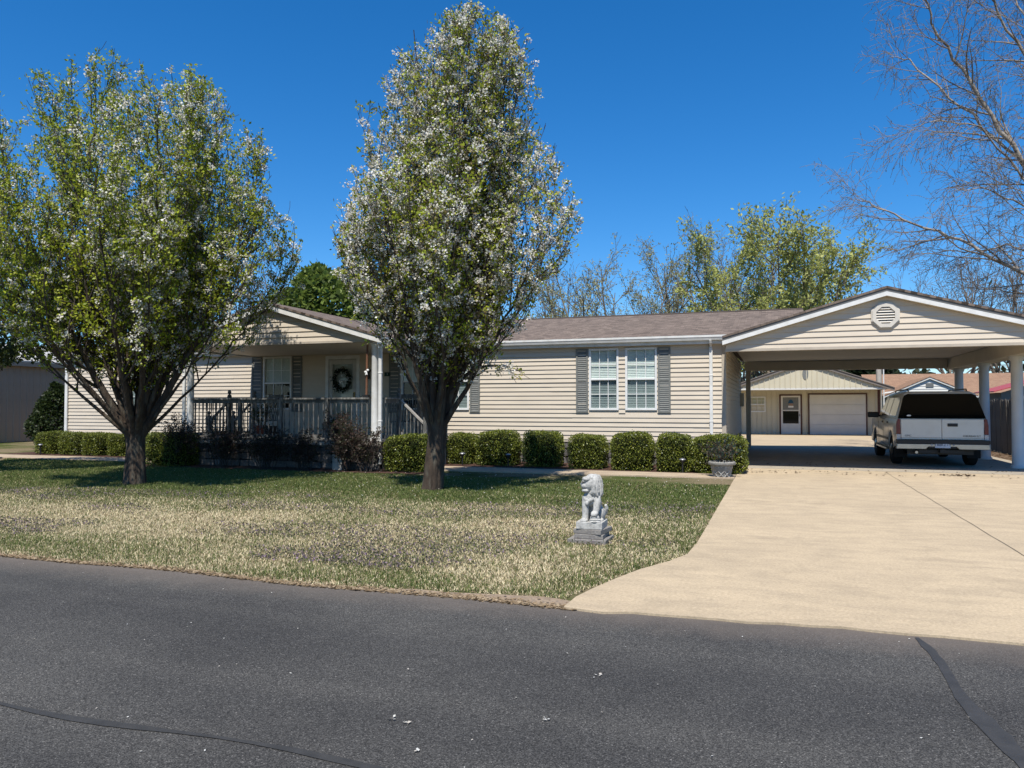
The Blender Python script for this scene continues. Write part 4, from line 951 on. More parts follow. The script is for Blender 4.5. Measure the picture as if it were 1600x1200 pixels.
spots = [(-7.42, 17.75, 'small black path lamp before the gap right of the centre trunk'), (-6.20, 17.72, 'small path lamp between the second and third clipped bushes by the wall'),
         (-1.98, 17.35, 'small path lamp beside the rightmost long clipped bush'), (-21.35, 17.6, 'small path lamp between the leftmost two clipped bushes')]
for i, (x, y, lb) in enumerate(spots):
    o = lamp0 if i == 0 else copy_tree(lamp0, label=lb); o.location = (x, y, 0.02); o['label'] = lb

def rocking_chair(loc, rz, label):
    c = empty('rocking_chair', (0, 0, 0), label, 'chair', 'rocking chairs on the porch')
    MB().box(-0.27, 0.27, -0.25, 0.25, 0.40, 0.43).build('seat', 'weathered_wood', c, bevel=0.006, seg=1)
    for s in (-1, 1):
        MB().tube([(s * 0.27, -0.24, 0.06), (s * 0.27, -0.25, 0.64)], 0.02, 8).build('front_leg', 'weathered_wood', c)
        MB().tube([(s * 0.26, 0.24, 0.06), (s * 0.26, 0.27, 0.45), (s * 0.26, 0.42, 1.17)], 0.02, 8).build('back_post', 'weathered_wood', c)
        MB().tube([(s * 0.27, -0.48, 0.11), (s * 0.27, -0.2, 0.03), (s * 0.27, 0.15, 0.025), (s * 0.27, 0.5, 0.09), (s * 0.27, 0.62, 0.15)], 0.02, 6).build('rocker', 'weathered_wood', c)
        MB().box(s * 0.27 - 0.05, s * 0.27 + 0.05, -0.30, 0.30, 0.64, 0.665).build('armrest', 'weathered_wood', c, bevel=0.006, seg=1)
    MB().box(-0.25, 0.25, 0.37, 0.40, 1.02, 1.14).build('top_rail', 'weathered_wood', c, bevel=0.008, seg=1)
    for k in range(7):
        x = -0.20 + k * 0.067; MB().tube([(x, 0.25, 0.43), (x, 0.385, 1.04)], 0.014, 6).build('back_slat', 'weathered_wood', c)
    c.location = loc; c.rotation_euler = (0, 0, rz)
rocking_chair((-9.35, 18.35, DZ), RAD(8), 'grey slatted rocking chair at the right end of the porch')
rocking_chair((-13.55, 18.1, DZ), RAD(-10), 'grey slatted rocking chair before the porch window, behind the railing')

wr = empty('door_wreath', (-11.93, W - 0.05, 2.28), 'dark leafy wreath with white flowers hanging on the front door', 'wreath')
wv, wf, wc = [], [], []; rs_ = np.random.RandomState(2)
for k in range(520):
    a = rs_.uniform(0, 2 * math.pi); r = 0.27 + rs_.normal(0, 0.045); c = np.array([r * 0.92 * math.cos(a), rs_.uniform(-0.06, 0.01), r * 1.1 * math.sin(a)])
    d1_ = rs_.normal(0, 1, 3); d1_ /= np.linalg.norm(d1_); d2_ = np.cross(d1_, rs_.normal(0, 1, 3)); d2_ /= np.linalg.norm(d2_)
    n = len(wv); wv += [c - d1_ * .045, c + d2_ * .018, c + d1_ * .045, c - d2_ * .018]; wf.append((n, n + 1, n + 2, n + 3))
    wc += [(0.02, 0.035, 0.015) if rs_.rand() < 0.9 else (0.5, 0.48, 0.45)] * 4
wl = link('leaves', np_mesh('leaves', wv, wf, 'leaf', wc), wr)
MB().tube([(-11.93 + 0.25 * math.cos(a), W - 0.04, 2.28 + 0.29 * math.sin(a)) for a in [k * math.pi / 10 for k in range(21)]], 0.03, 6).build('ring', 'twig_bark', wr)
fb = MB()
for k in range(7): fb.ball((-11.92 + rs_.normal(0, .06), W - 0.08, 2.30 + rs_.normal(0, .08)), 0.03, 8, 6)
fb.build('flowers', 'white_vinyl', wr)
wp = empty('wooden_pole', (-9.12, 15.97, 1.71), 'brown pole with a white bow standing on the porch rail by the right column', 'pole')
MB().box(-9.19, -9.05, 15.92, 16.02, 1.712, 1.775).build('foot_block', 'black_metal', wp)
MB().tube([(-9.12, 15.97, 1.76), (-9.11, 15.97, 2.6), (-9.10, 15.97, 3.0)], 0.026, 8).build('shaft', 'brown_pole', wp)
bw = MB()
for s in (-1, 1): bw.ball((-9.10 + s * 0.03, 15.93, 2.33 + s * 0.02), 0.036, 8, 6, (1, 0.5, 0.8)); bw.tube([(-9.10, 15.93, 2.32), (-9.10 + s * 0.02, 15.92, 2.24)], [0.012, 0.014], 6)
bw.build('bow', 'white_vinyl', wp)
hf = empty('hanging_feeder', (-14.55, 17.2, 2.6), 'small round tray hanging on a wire at the left of the porch', 'feeder')
MB().tube([(-13.75, 16.2, 3.0), (-13.75, 16.2, 2.62)], 0.006, 5).build('wire', 'white_trim', hf)
MB().lathe([(0.0, 2.58), (0.07, 2.59), (0.075, 2.61), (0.02, 2.63), (0.0, 2.63)], 12, (-13.75, 16.2, 0)).build('tray', 'brown_pole', hf)
def pot(x, y, z, r, h, label, mat='terracotta'):
    p = empty('flower_pot', (x, y, z), label, 'pot')
    MB().lathe([(r * 0.68, z), (r, z + h * 0.85), (r * 1.08, z + h * 0.85), (r * 1.08, z + h), (r * 0.94, z + h), (r * 0.9, z + h * 0.85), (0, z + h * 0.82)], 18, (x, y, 0)).build('vessel', mat, p, smooth=True)
    return p
pot1 = pot(-9.72, 15.80, 0.46, 0.15, 0.36, 'red clay pot raised on a post in front of the right porch railing')
MB().box(-9.85, -9.6, 15.68, 15.86, 0.0, 0.458).build('stand', 'pale_wood', pot1)
pot2 = pot(-13.1, 17.3, DZ, 0.16, 0.30, 'red clay pot with plant on the porch behind the left railing')
pot(-12.2, 16.5, DZ, 0.17, 0.32, 'dark clay pot on the porch floor behind the middle railing', 'black_metal')
pot(-21.3, 15.9, 0.0, 0.2, 0.36, 'brown flower pot on the lawn at the left edge')
# ------------------------------------------------------------------ vegetation helpers
def unit(v): return v / (np.linalg.norm(v) + 1e-9)
class Tree:
    def __init__(s, seed): s.r = np.random.RandomState(seed); s.lines = []; s.anch = []
    def add(s, pts, rad, n): s.lines.append((np.asarray(pts, float), np.asarray(rad, float), n))
    def mesh(s, name, mat, keep=None):
        V, F, base = [], [], 0
        for pts, rad, n in s.lines:
            if keep and not keep(rad): continue
            k = len(pts); t = np.gradient(pts, axis=0); t /= np.linalg.norm(t, axis=1)[:, None] + 1e-9
            mean = t.mean(0); ref = np.eye(3)[np.argmin(np.abs(mean))]
            a = np.cross(t, ref); a /= np.linalg.norm(a, axis=1)[:, None] + 1e-9; b = np.cross(t, a)
            an = np.arange(n) * 2 * math.pi / n
            ring = pts[:, None, :] + rad[:, None, None] * (a[:, None, :] * np.cos(an)[None, :, None] + b[:, None, :] * np.sin(an)[None, :, None])
            V.append(ring.reshape(-1, 3))
            i = np.arange(k - 1)[:, None] * n; j = np.arange(n)[None, :]; j2 = (j + 1) % n
            F.append(np.stack([i + j, i + j2, i + n + j2, i + n + j], -1).reshape(-1, 4) + base); base += k * n
        return np_mesh(name, np.concatenate(V), np.concatenate(F), mat, smooth=True)
    def branch(s, p, d, L, r0, lvl, P, env=None):
        r = s.r; n = max(2, int(math.ceil(L / P['seg'][lvl]))); st = L / n; pts = [np.array(p, float)]; d = unit(np.array(d, float)); dirs = [d]
        for i in range(n):
            d = unit(d + r.normal(0, P['wob'][lvl], 3) + np.array([0, 0, P['up'][lvl]]))
            q = pts[-1] + d * st
            if env is not None and not env(q): break
            pts.append(q); dirs.append(d)
        if len(pts) < 2: return
        k = len(pts); rad = np.linspace(r0, max(P['tip'], r0 * P['taper'][lvl]), k)
        s.add(pts, rad, P['sides'][lvl])
        s.children(pts, dirs, rad, lvl, P, env)
    def children(s, pts, dirs, rad, lvl, P, env):
        r = s.r; k = len(pts); Ls = sum(np.linalg.norm(pts[i + 1] - pts[i]) for i in range(k - 1))
        if lvl in P['leaf']:
            m = max(1, int(Ls / P['lsp']))
            for i in range(m):
                f = (i + r.uniform(0.2, 1)) / m * (k - 1); a = min(int(f), k - 2); s.anch.append((pts[a] + (pts[a + 1] - pts[a]) * (f - a), dirs[a]))
        if lvl >= P['max']: return
        m = int(Ls * P['den'][lvl] + r.uniform(0, 1))
        for i in range(m):
            f = (P['f0'][lvl] + (1 - P['f0'][lvl]) * (i + r.uniform(0, 1)) / m) * (k - 1); a = min(int(f), k - 2)
            p = pts[a] + (pts[a + 1] - pts[a]) * (f - a); d = dirs[min(a + 1, k - 1)]
            perp = unit(np.cross(d, r.normal(0, 1, 3))); ang = RAD(P['ang'][lvl]) * r.uniform(0.7, 1.25)
            nd = d * math.cos(ang) + perp * math.sin(ang)
            rr = (rad[a]) * r.uniform(0.45, 0.7)
            s.branch(p, nd, r.uniform(*P['len'][lvl]) * (1 - P['short'] * f / k), max(P['tip'], min(rr, P['rmax'][lvl])), lvl + 1, P, env)
def leaf_quads(P, D, N, size, spread, cols, r, aspect=0.55, droop=0.0):
    """N folded leaf faces round each anchor; returns verts, faces, colours"""
    c = np.repeat(P, N, 0) + r.normal(0, spread, (len(P) * N, 3)); n = len(c)
    d = np.repeat(D, N, 0) * 0.35 + r.normal(0, 0.7, (n, 3)); d[:, 2] -= droop; d /= np.linalg.norm(d, axis=1)[:, None]
    nv = r.normal(0, 0.75, (n, 3)) + np.array([0.0, -0.55, 0.75])          # leaves turn their faces to the light
    w = np.cross(nv, d); w /= np.linalg.norm(w, axis=1)[:, None] + 1e-9
    L = (size * r.uniform(0.6, 1.25, n))[:, None]
    V = np.stack([c, c + d * L * 0.5 + w * L * aspect * 0.5, c + d * L, c + d * L * 0.5 - w * L * aspect * 0.5], 1).reshape(-1, 3)
    F = np.arange(n * 4).reshape(-1, 4)
    C = np.repeat(np.asarray(cols)[r.choice(len(cols), n)] * r.uniform(0.75, 1.25, (n, 1)), 4, 0)
    return V, F, C
def add_crown(root, name, mat, V, F, C):
    V = np.asarray(V) - np.array(ORG[root]); return link(name, np_mesh(name, V, F, mat, C), root)
def add_wood(root, T, name, mat, keep=None):
    me = T.mesh(name, mat, keep); o = link(name, me, root); o.location = -ORG[root]
    return o

LEAF_PEAR = [(0.32, 0.37, 0.026), (0.25, 0.31, 0.020), (0.39, 0.42, 0.045), (0.19, 0.245, 0.016), (0.30, 0.31, 0.035)]
LEAF_PEAR2 = LEAF_PEAR + [(0.30, 0.24, 0.10)]
WHITE = [(0.80, 0.79, 0.73), (0.74, 0.72, 0.64), (0.68, 0.62, 0.53)]
def pear(base, crown_xy, table, limbs, seed, label, trunk_r, split_z, blossom, cols, lean=(0, 0), lobes=None, nleaf=4, lsp=0.13, spread=1.9, skirt=1, spray=(), leafy=0.70):
    """ornamental pear: fluted short trunk, a vase of upright limbs, leaf rosettes and blossom"""
    T = Tree(seed); r = T.r; root = empty('pear_tree', base, label, 'tree', 'blossoming pear trees on the front lawn')
    zt = np.array([t[0] for t in table]); rt = np.array([t[1] for t in table]); cx, cy = crown_xy
    ph = r.uniform(0, 6.28, 6)
    def env(p):
        a = math.atan2(p[1] - cy, p[0] - cx); k = 1 + 0.06 * math.sin(3 * a + ph[0] + p[2]) + 0.06 * math.sin(5 * a + ph[1] - 1.3 * p[2]) + r.normal(0, 0.05)
        R = np.interp(p[2], zt, rt, left=0, right=0) * k
        if math.hypot(p[0] - cx, p[1] - cy) > R: return False
        if lobes is not None and p[2] > lobes(p[0]): return False
        return True
    P = dict(seg=[0.3, 0.22, 0.16, 0.10], wob=[0.05, 0.06, 0.09, 0.12], up=[0.05, 0.20, 0.20, 0.14], taper=[0.25, 0.3, 0.4, 0.5], tip=0.0045, sides=[8, 5, 4, 3],
             leaf=(1, 2, 3), lsp=lsp, max=3, den=[4.2, 4.0, 4.6, 0], f0=[0.06, 0.10, 0.1, 0], ang=[44, 38, 46, 40], len=[(0.9, 2.4), (0.45, 1.15), (0.12, 0.32)], rmax=[0.04, 0.016, 0.008], short=0.35)
    base = np.array(base, float); tw = r.uniform(0.3, 0.6)
    top = base + np.array([lean[0], lean[1], split_z])
    core = [base + (top - base) * t for t in np.linspace(-0.06, 1.1, 9)]
    T.add(core, [trunk_r * (1.22, 0.98, 0.88, 0.84, 0.84, 0.82, 0.74, 0.6, 0.4)[i] for i in range(9)], 14)
    for k, (az, R1, ztop, rr) in enumerate(limbs):
        pts = []; nn = 26
        for i in range(nn):
            t = i / (nn - 1.0); z = t * ztop
            if z < split_z * 0.75:
                q = z / (split_z * 0.75); a = az + tw * (1 - q); rad = trunk_r * (0.62 - 0.12 * q) ; c0 = base + (top - base) * (z / split_z)
                x, y = c0[0] + rad * math.cos(a), c0[1] + rad * math.sin(a)
                last = (x, y, a)
            else:
                q = (z - split_z * 0.75) / (ztop - split_z * 0.75); g = 1 - (1 - q) ** spread
                tx, ty = cx + R1 * math.cos(az), cy + R1 * math.sin(az)
                x = last[0] + (tx - last[0]) * g; y = last[1] + (ty - last[1]) * g
            wob_ = 0.05 * t
            pts.append(np.array([x + r.normal(0, wob_ * 0.6), y + r.normal(0, wob_ * 0.6), base[2] - 0.06 + z]))
        pts = np.array(pts); rad = rr * np.interp(np.linspace(0, 1, nn), [0, 0.06, 0.2, 0.45, 1], [1.1, 0.92, 0.80, 0.36, 0.06])
        rad = np.maximum(rad, 0.008); T.add(pts, rad, 10)
        dirs = list(np.gradient(pts, axis=0)); dirs = [unit(d) for d in dirs]
        for kk in range(skirt):                                             # low spreading side branches
            zz = r.uniform(split_z + 0.5, split_z + 2.2); ii = int(np.argmin(np.abs(pts[:, 2] - zz)))
            a2 = math.atan2(pts[ii][1] - base[1], pts[ii][0] - base[0]) + r.normal(0, 0.5)
            T.branch(pts[ii], [math.cos(a2), math.sin(a2), r.uniform(0.25, 0.75)], r.uniform(1.6, 3.6), 0.02, 1, P, env)
        i0 = int(nn * min(0.85, split_z * 0.98 / ztop)); T.children(list(pts[i0:]), dirs[i0:], rad[i0:], 0, P, env)
    for sp_ in spray:
        sp_ = np.array(sp_, float); fine = np.array([sp_[0] * (1 - t) ** 2 + 2 * sp_[1] * t * (1 - t) + sp_[2] * t * t for t in np.linspace(0, 1, 12)])
        T.add(fine, np.linspace(0.03, 0.006, 12), 6); T.children(list(fine), [unit(d) for d in np.gradient(fine, axis=0)], np.linspace(0.02, 0.006, 12), 1, dict(P, den=[0, 2.2, 3, 0], f0=[0, 0.45, 0.1, 0], up=[0, 0, 0.02, 0]), None)
    add_wood(root, T, 'trunk', 'bark', lambda rd: rd[0] > 0.03)
    add_wood(root, T, 'branches', 'twig_bark', lambda rd: rd[0] <= 0.03)
    A = np.array([a[0] for a in T.anch]); D = np.array([a[1] for a in T.anch])
    sel = r.rand(len(A)) < leafy
    V, F, C = leaf_quads(A[sel], D[sel], nleaf, 0.068, 0.046, cols, r, 0.6)
    add_crown(root, 'crown', 'leaf', V, F, C)
    # blossom: more on some sides of the crown
    w = blossom(A) ; bs = r.rand(len(A)) < w
    V, F, C = leaf_quads(A[bs], D[bs], 24, 0.040, 0.036, WHITE, r, 0.95)
    add_crown(root, 'blossom', 'petal', V, F, C)
    print(label, len(A), 'anchors', len(T.lines), 'branches')
    return root
lr = random.Random(11)
limbs1 = [(az, R1, zt, rr) for az, R1, zt, rr in [(3.3, 2.7, 6.4, .11), (0.15, 2.7, 6.2, .11), (4.9, 1.3, 7.8, .095), (2.2, 1.9, 7.6, .085), (1.2, 2.0, 7.2, .08), (5.7, 2.2, 7.0, .085), (4.0, 2.3, 7.0, .08), (2.8, 1.0, 8.0, .07), (0.6, 1.2, 8.0, .07), (5.3, 2.9, 6.0, .07), (3.6, 1.5, 7.8, .07), (1.7, 2.8, 6.0, .07), (6.1, 1.6, 7.6, .07), (0.0, 2.9, 4.9, .055), (5.6, 2.9, 4.6, .055), (0.7, 2.9, 4.8, .05), (4.7, 2.9, 4.4, .055), (3.9, 2.9, 4.7, .055), (2.5, 2.9, 6.2, .065), (4.4, 3.0, 5.8, .065), (3.1, 2.2, 7.2, .06), (0.0, 2.1, 7.2, .06)]]
def lobe1(x): return 8.35 - 0.55 * math.exp(-((x + 12.3) / 0.42) ** 2) * 2.0 - 0.25 * math.sin(x * 5.3) ** 2 - max(0, (-13.4 - x)) * 0.35 - max(0, (x + 11.0)) * 0.55
pear((-11.68, 11.64, 0), (-12.05, 11.85), [(1.75, 0.4), (2.15, 1.7), (2.7, 2.85), (3.5, 3.3), (4.4, 3.35), (5.6, 2.95), (6.7, 2.55), (7.6, 2.05), (8.15, 1.55), (8.6, 0.8)], limbs1, 21,
     'broad blossoming pear tree with several forking limbs on the left lawn', 0.165, 1.30, lambda A: 0.11 + 0.10 * (A[:, 0] > -11.5), LEAF_PEAR, (-0.02, 0.05), lobe1, nleaf=9, lsp=0.22, spread=1.45)
limbs2 = [(i * 0.571 + 0.5, R1, zt, rr) for i, (R1, zt, rr) in enumerate([(0.8, 7.9, .10), (1.5, 6.4, .09), (0.4, 8.5, .10), (1.7, 5.6, .085), (1.1, 7.3, .09), (0.9, 8.5, .08), (1.6, 6.0, .09), (0.9, 7.6, .08), (1.4, 6.7, .08), (0.2, 8.6, .08), (1.8, 5.2, .08), (0.9, 8.4, .07), (1.2, 7.0, .07), (1.7, 5.8, .07), (0.8, 7.8, .07), (1.4, 6.6, .07), (2.0, 4.9, .055), (1.9, 4.7, .05), (2.1, 4.9, .05), (2.0, 4.8, .05)])]
pear((-5.89, 12.67, 0), (-5.36, 12.85), [(1.75, 0.35), (2.25, 1.15), (2.85, 1.8), (3.65, 2.35), (4.5, 2.5), (5.4, 2.22), (6.5, 1.92), (7.7, 1.55), (8.2, 1.15), (8.55, 0.75), (8.78, 0.3)], limbs2, 34,
     'tall egg shaped blossoming pear tree with twisted trunk in the middle of the lawn', 0.175, 1.55, lambda A: 0.24 + 0.30 * (A[:, 0] < -6.2) + 0.16 * (A[:, 0] > -4.6), LEAF_PEAR2, (0.12, 0.05), None, nleaf=8, lsp=0.21, leafy=0.56, spread=1.3, spray=[((-5.55, 12.75, 1.75), (-5.0, 12.7, 2.45), (-4.2, 12.6, 2.12))])

# ------------------------------------------------------------------ clipped boxwood bushes and other shrubs
BOX = [(0.16, 0.18, 0.022), (0.11, 0.135, 0.018), (0.21, 0.225, 0.032), (0.065, 0.088, 0.014)]
def shell_points(n, r, p=4.0):
    """points on a rounded box of half size 1, with outward normals"""
    d = r.normal(0, 1, (n, 3)); d /= np.linalg.norm(d, axis=1)[:, None]
    k = (np.abs(d) ** p).sum(1) ** (-1 / p); P = d * k[:, None]; N = np.sign(P) * np.abs(P) ** (p - 1); N /= np.linalg.norm(N, axis=1)[:, None]
    return P, N
def bush_meshes(seed, n=9500, half=(0.5, 0.45, 0.38)):
    r = np.random.RandomState(seed); P, N = shell_points(n, r, 5.5); ph = r.uniform(0, 6.28, 6)
    h = np.array(half)
    lump = 1 + 0.035 * np.sin(P[:, 0] * 5 + ph[0]) * np.sin(P[:, 1] * 4 + ph[1]) + 0.03 * np.sin(P[:, 2] * 6 + ph[2] + P[:, 0] * 3)
    c = P * h * lump[:, None] - N * (r.uniform(-0.015, 0.055, n) - np.where(r.rand(n) < 0.03, r.uniform(0.01, 0.05, n), 0))[:, None]
    d = N * 0.75 + r.normal(0, 0.62, (n, 3)); d /= np.linalg.norm(d, axis=1)[:, None]
    w = np.cross(r.normal(0, 0.8, (n, 3)) + N * 0.5 + np.array([0, -0.25, 0.5]), d); w /= np.linalg.norm(w, axis=1)[:, None]
    L = r.uniform(0.022, 0.042, n)[:, None]
    V = np.stack([c, c + d * L * .5 + w * L * .42, c + d * L, c + d * L * .5 - w * L * .42], 1).reshape(-1, 3); V[:, 2] += half[2]
    C = np.repeat(np.asarray(BOX)[r.choice(4, n)] * r.uniform(0.7, 1.3, (n, 1)), 4, 0)
    fol = np_mesh('foliage', V, np.arange(4 * n).reshape(-1, 4), 'box_leaf', C)
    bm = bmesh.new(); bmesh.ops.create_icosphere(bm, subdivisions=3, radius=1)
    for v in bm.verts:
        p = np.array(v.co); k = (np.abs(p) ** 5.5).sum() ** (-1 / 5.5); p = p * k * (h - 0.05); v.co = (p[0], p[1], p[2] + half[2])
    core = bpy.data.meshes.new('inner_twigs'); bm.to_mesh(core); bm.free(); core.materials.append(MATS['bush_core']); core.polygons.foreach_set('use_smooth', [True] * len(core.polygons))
    return fol, core
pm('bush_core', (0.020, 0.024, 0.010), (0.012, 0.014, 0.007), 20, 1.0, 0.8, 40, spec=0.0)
BM_ = [bush_meshes(50 + i) for i in range(4)]
BML = bush_meshes(60, 13000, (0.65, 0.45, 0.38))
def bush(x0, x1, yf, h, label, depth=0.85, k=0, long=False, group='clipped boxwood bushes along the house'):
    fol, core = BML if long else BM_[k % 4]; w = (x1 - x0)
    o = empty('boxwood_bush', ((x0 + x1) / 2, yf + depth / 2, 0.0), label, 'bush', group)
    for n_, me in (('foliage', fol), ('inner_twigs', core)):
        c = link(n_, me, o); c.scale = (w * 0.95 / (1.3 if long else 1.0), depth / 0.9, h / 0.76)
        if n_ == 'foliage' and k % 3 == 1 and not long: c.rotation_euler = (0, 0, math.pi); 
bush(-8.55, -7.45, 15.60, 0.83, 'large clipped boxwood bush at the right porch corner, left of the centre trunk', 0.9, 1)
for k, (a, b, yf, h, lb) in enumerate([
    (-8.12, -7.36, 18.15, 0.78, 'clipped boxwood bush just right of the centre trunk against the wall'),
    (-7.24, -6.16, 18.00, 0.86, 'second clipped boxwood bush right of the centre trunk'),
    (-5.96, -5.00, 17.90, 0.86, 'third clipped boxwood bush, between two stone gaps under bare siding'),
    (-4.74, -3.86, 17.72, 0.80, 'clipped boxwood bush left of the double window, fourth from the centre trunk'),
    (-3.70, -2.72, 17.60, 0.86, 'clipped boxwood bush under the double window'),
    (-2.62, -1.80, 17.50, 0.85, 'clipped boxwood bush touching the long bush on its right')]):
    bush(a, b, yf, h, lb, 0.85, k)
bush(-1.82, -0.62, 17.42, 0.83, 'long clipped boxwood bush behind the urn at the driveway', 0.9, 0, True)
for k, (a, b, yf, h, lb) in enumerate([
    (-22.05, -21.00, 17.85, 0.72, 'leftmost clipped boxwood bush in front of the conical shrub'),
    (-20.95, -19.95, 17.75, 0.68, 'second clipped boxwood bush from the left end'),
    (-19.98, -19.05, 17.70, 0.66, 'third clipped boxwood bush from the left end'),
    (-19.00, -18.05, 17.70, 0.68, 'clipped boxwood bush just left of the left pear trunk'),
    (-17.95, -17.0, 17.70, 0.68, 'clipped boxwood bush mostly behind the left pear trunk')]):
    bush(a + 0.05, b - 0.05, yf, h * (0.97 + 0.03 * (k % 3)), lb, 0.85, k + 1)
bush(-15.05, -13.85, 15.15, 0.82, 'larger unclipped boxwood bush right of the left pear trunk', 0.95, 2)

def leafy_shrub(name, loc, half, n, size, cols, label, cat, seed, mat='leaf', taper=0.0, stem=True, group=None):
    """dense evergreen: leaf faces through an uneven shell, trunk inside"""
    r = np.random.RandomState(seed); root = empty(name, loc, label, cat, group)
    P, N = shell_points(n, r, 2.4); ph = r.uniform(0, 6.28, 8)
    lump = 1 + 0.10 * np.sin(P[:, 0] * 4 + ph[0] + 2 * P[:, 2]) * np.sin(P[:, 1] * 4 + ph[1]) + 0.08 * np.sin(P[:, 2] * 7 + ph[2] + P[:, 0] * 5) + 0.05 * np.sin(P[:, 0] * 13 + ph[3]) * np.sin(P[:, 2] * 12 + ph[4])
    sc = np.array(half); c = P * sc * lump[:, None] * (1 - np.abs(r.normal(0, 0.09, n)))[:, None]
    t = (c[:, 2] / half[2] + 1) / 2; c[:, :2] *= (1 - taper * np.clip(t, 0, 1) ** 1.5)[:, None]
    c += np.array([0, 0, half[2]])
    d = N * 0.6 + r.normal(0, 0.6, (n, 3)); d /= np.linalg.norm(d, axis=1)[:, None]; w = np.cross(r.normal(0, 0.7, (n, 3)) + N * 0.4 + np.array([0, -0.3, 0.6]), d); w /= np.linalg.norm(w, axis=1)[:, None]
    L = (size * r.uniform(0.6, 1.3, n))[:, None]
    V = np.stack([c, c + d * L * .5 + w * L * .36, c + d * L, c + d * L * .5 - w * L * .36], 1).reshape(-1, 3)
    C = np.repeat(np.asarray(cols)[r.choice(len(cols), n)] * r.uniform(0.7, 1.3, (n, 1)), 4, 0)
    return root, V, C
def finish_shrub(root, V, C, zoff, trunk_r, mat='leaf'):
    V = V + np.array([0, 0, zoff]); link('crown', np_mesh('crown', V, np.arange(len(V)).reshape(-1, 4), mat, C), root)
    x, y, z = ORG[root]; zt = float(V[:, 2].max())
    MB().tube([(x, y, z - 0.05), (x + 0.02, y, z + zt * 0.3), (x, y + 0.03, z + zt * 0.85)], [trunk_r, trunk_r * 0.8, trunk_r * 0.2], 8).build('trunk', 'bark', root, smooth=True)
root, V, C = leafy_shrub('conical_shrub', (-24.55, 20.9, 0), (0.92, 0.9, 1.1), 9000, 0.11, [(0.028, 0.045, 0.012), (0.018, 0.03, 0.009), (0.04, 0.058, 0.015)], 'tall dark conical evergreen shrub before the brown metal shed', 'shrub', 70, taper=0.55)
finish_shrub(root, V, C, 0.05, 0.06)
root, V, C = leafy_shrub('evergreen_tree', (-22.6, 37, 0), (4.7, 3.6, 3.65), 30000, 0.30, [(0.13, 0.18, 0.034), (0.095, 0.14, 0.026), (0.16, 0.21, 0.042), (0.065, 0.10, 0.02)], 'dense rounded green tree rising behind the porch roof', 'tree', 71, taper=0.2)
finish_shrub(root, V, C, 1.7, 0.25)
root, V, C = leafy_shrub('dark_tree', (-17.75, 12.9, 0), (2.1, 1.8, 1.5), 13000, 0.11, [(0.04, 0.06, 0.016), (0.028, 0.042, 0.012), (0.06, 0.08, 0.02)], 'dark leafy tree at the left edge before the metal shed', 'tree', 72)
finish_shrub(root, V, C, 2.4, 0.12)

def twig_shrub(loc, h, spread, nst, seed, cols, label, nleaf=3, lsize=0.05, name='rose_shrub'):
    T = Tree(seed); r = T.r; root = empty(name, loc, label, 'shrub', 'twiggy shrubs at the porch')
    P = dict(seg=[0.12, 0.09, 0.07], wob=[0.10, 0.15, 0.2], up=[0.05, 0.05, 0.0], taper=[0.4, 0.5, 0.5], tip=0.0025, sides=[5, 4, 3], leaf=(1, 2), lsp=0.06, max=2, den=[7, 6, 0], f0=[0.25, 0.15, 0], ang=[45, 50, 40],
             len=[(0.2, 0.5), (0.1, 0.22)], rmax=[0.006, 0.004], short=0.3)
    for i in range(nst):
        a = r.uniform(0, 6.28); d = np.array([math.cos(a) * spread * r.uniform(0.2, 1), math.sin(a) * spread * 0.6 * r.uniform(0.2, 1), 1.0])
        T.branch(np.array(loc) + np.array([r.normal(0, 0.08 * spread * 2), r.normal(0, 0.05), -0.02]), d, h * r.uniform(0.75, 1.1), 0.009, 0, P)
    add_wood(root, T, 'stems', 'twig_bark')
    A = np.array([a[0] for a in T.anch]); D = np.array([a[1] for a in T.anch])
    V, F, C = leaf_quads(A, D, nleaf, lsize, 0.02, cols, r, 0.6); add_crown(root, 'leaves', 'leaf', V, F, C)
RED = [(0.050, 0.028, 0.022), (0.075, 0.042, 0.030), (0.040, 0.034, 0.020), (0.045, 0.055, 0.020), (0.10, 0.075, 0.06)]
twig_shrub((-9.35, 15.55, 0), 1.15, 0.5, 22, 81, RED, 'reddish brown rose shrub at the right porch column')
twig_shrub((-8.85, 15.45, 0), 0.9, 0.5, 18, 82, RED, 'low reddish rose shrub beside the large boxwood at the porch corner')
twig_shrub((-14.15, 15.50, 0), 1.1, 0.5, 20, 83, RED, 'thin reddish rose shrub at the left porch column')
twig_shrub((-12.9, 15.55, 0), 0.95, 0.6, 22, 84, RED, 'dark twiggy shrub below the left half of the porch railing')
twig_shrub((-11.6, 15.50, 0), 0.85, 0.6, 22, 85, RED, 'dark twiggy shrub below the middle of the porch railing')
twig_shrub((-10.5, 15.5, 0), 0.8, 0.6, 20, 86, RED, 'low dark twiggy shrub below the right half of the porch railing')
twig_shrub((-9.72, 15.80, 0.76), 0.45, 0.5, 10, 87, RED, 'reddish potted plant in the raised clay pot', name='potted_plant')
twig_shrub((-13.1, 17.3, DZ + 0.26), 0.4, 0.5, 8, 88, [(0.03, 0.06, 0.015), (0.05, 0.08, 0.02)], 'leafy plant in the clay pot behind the left railing', name='potted_plant')
twig_shrub((-1.10, 16.72, 0.30), 0.34, 0.85, 16, 89, [(0.06, 0.075, 0.05), (0.11, 0.07, 0.045), (0.03, 0.065, 0.055)], 'low mixed plants growing in the concrete urn', name='potted_plant')

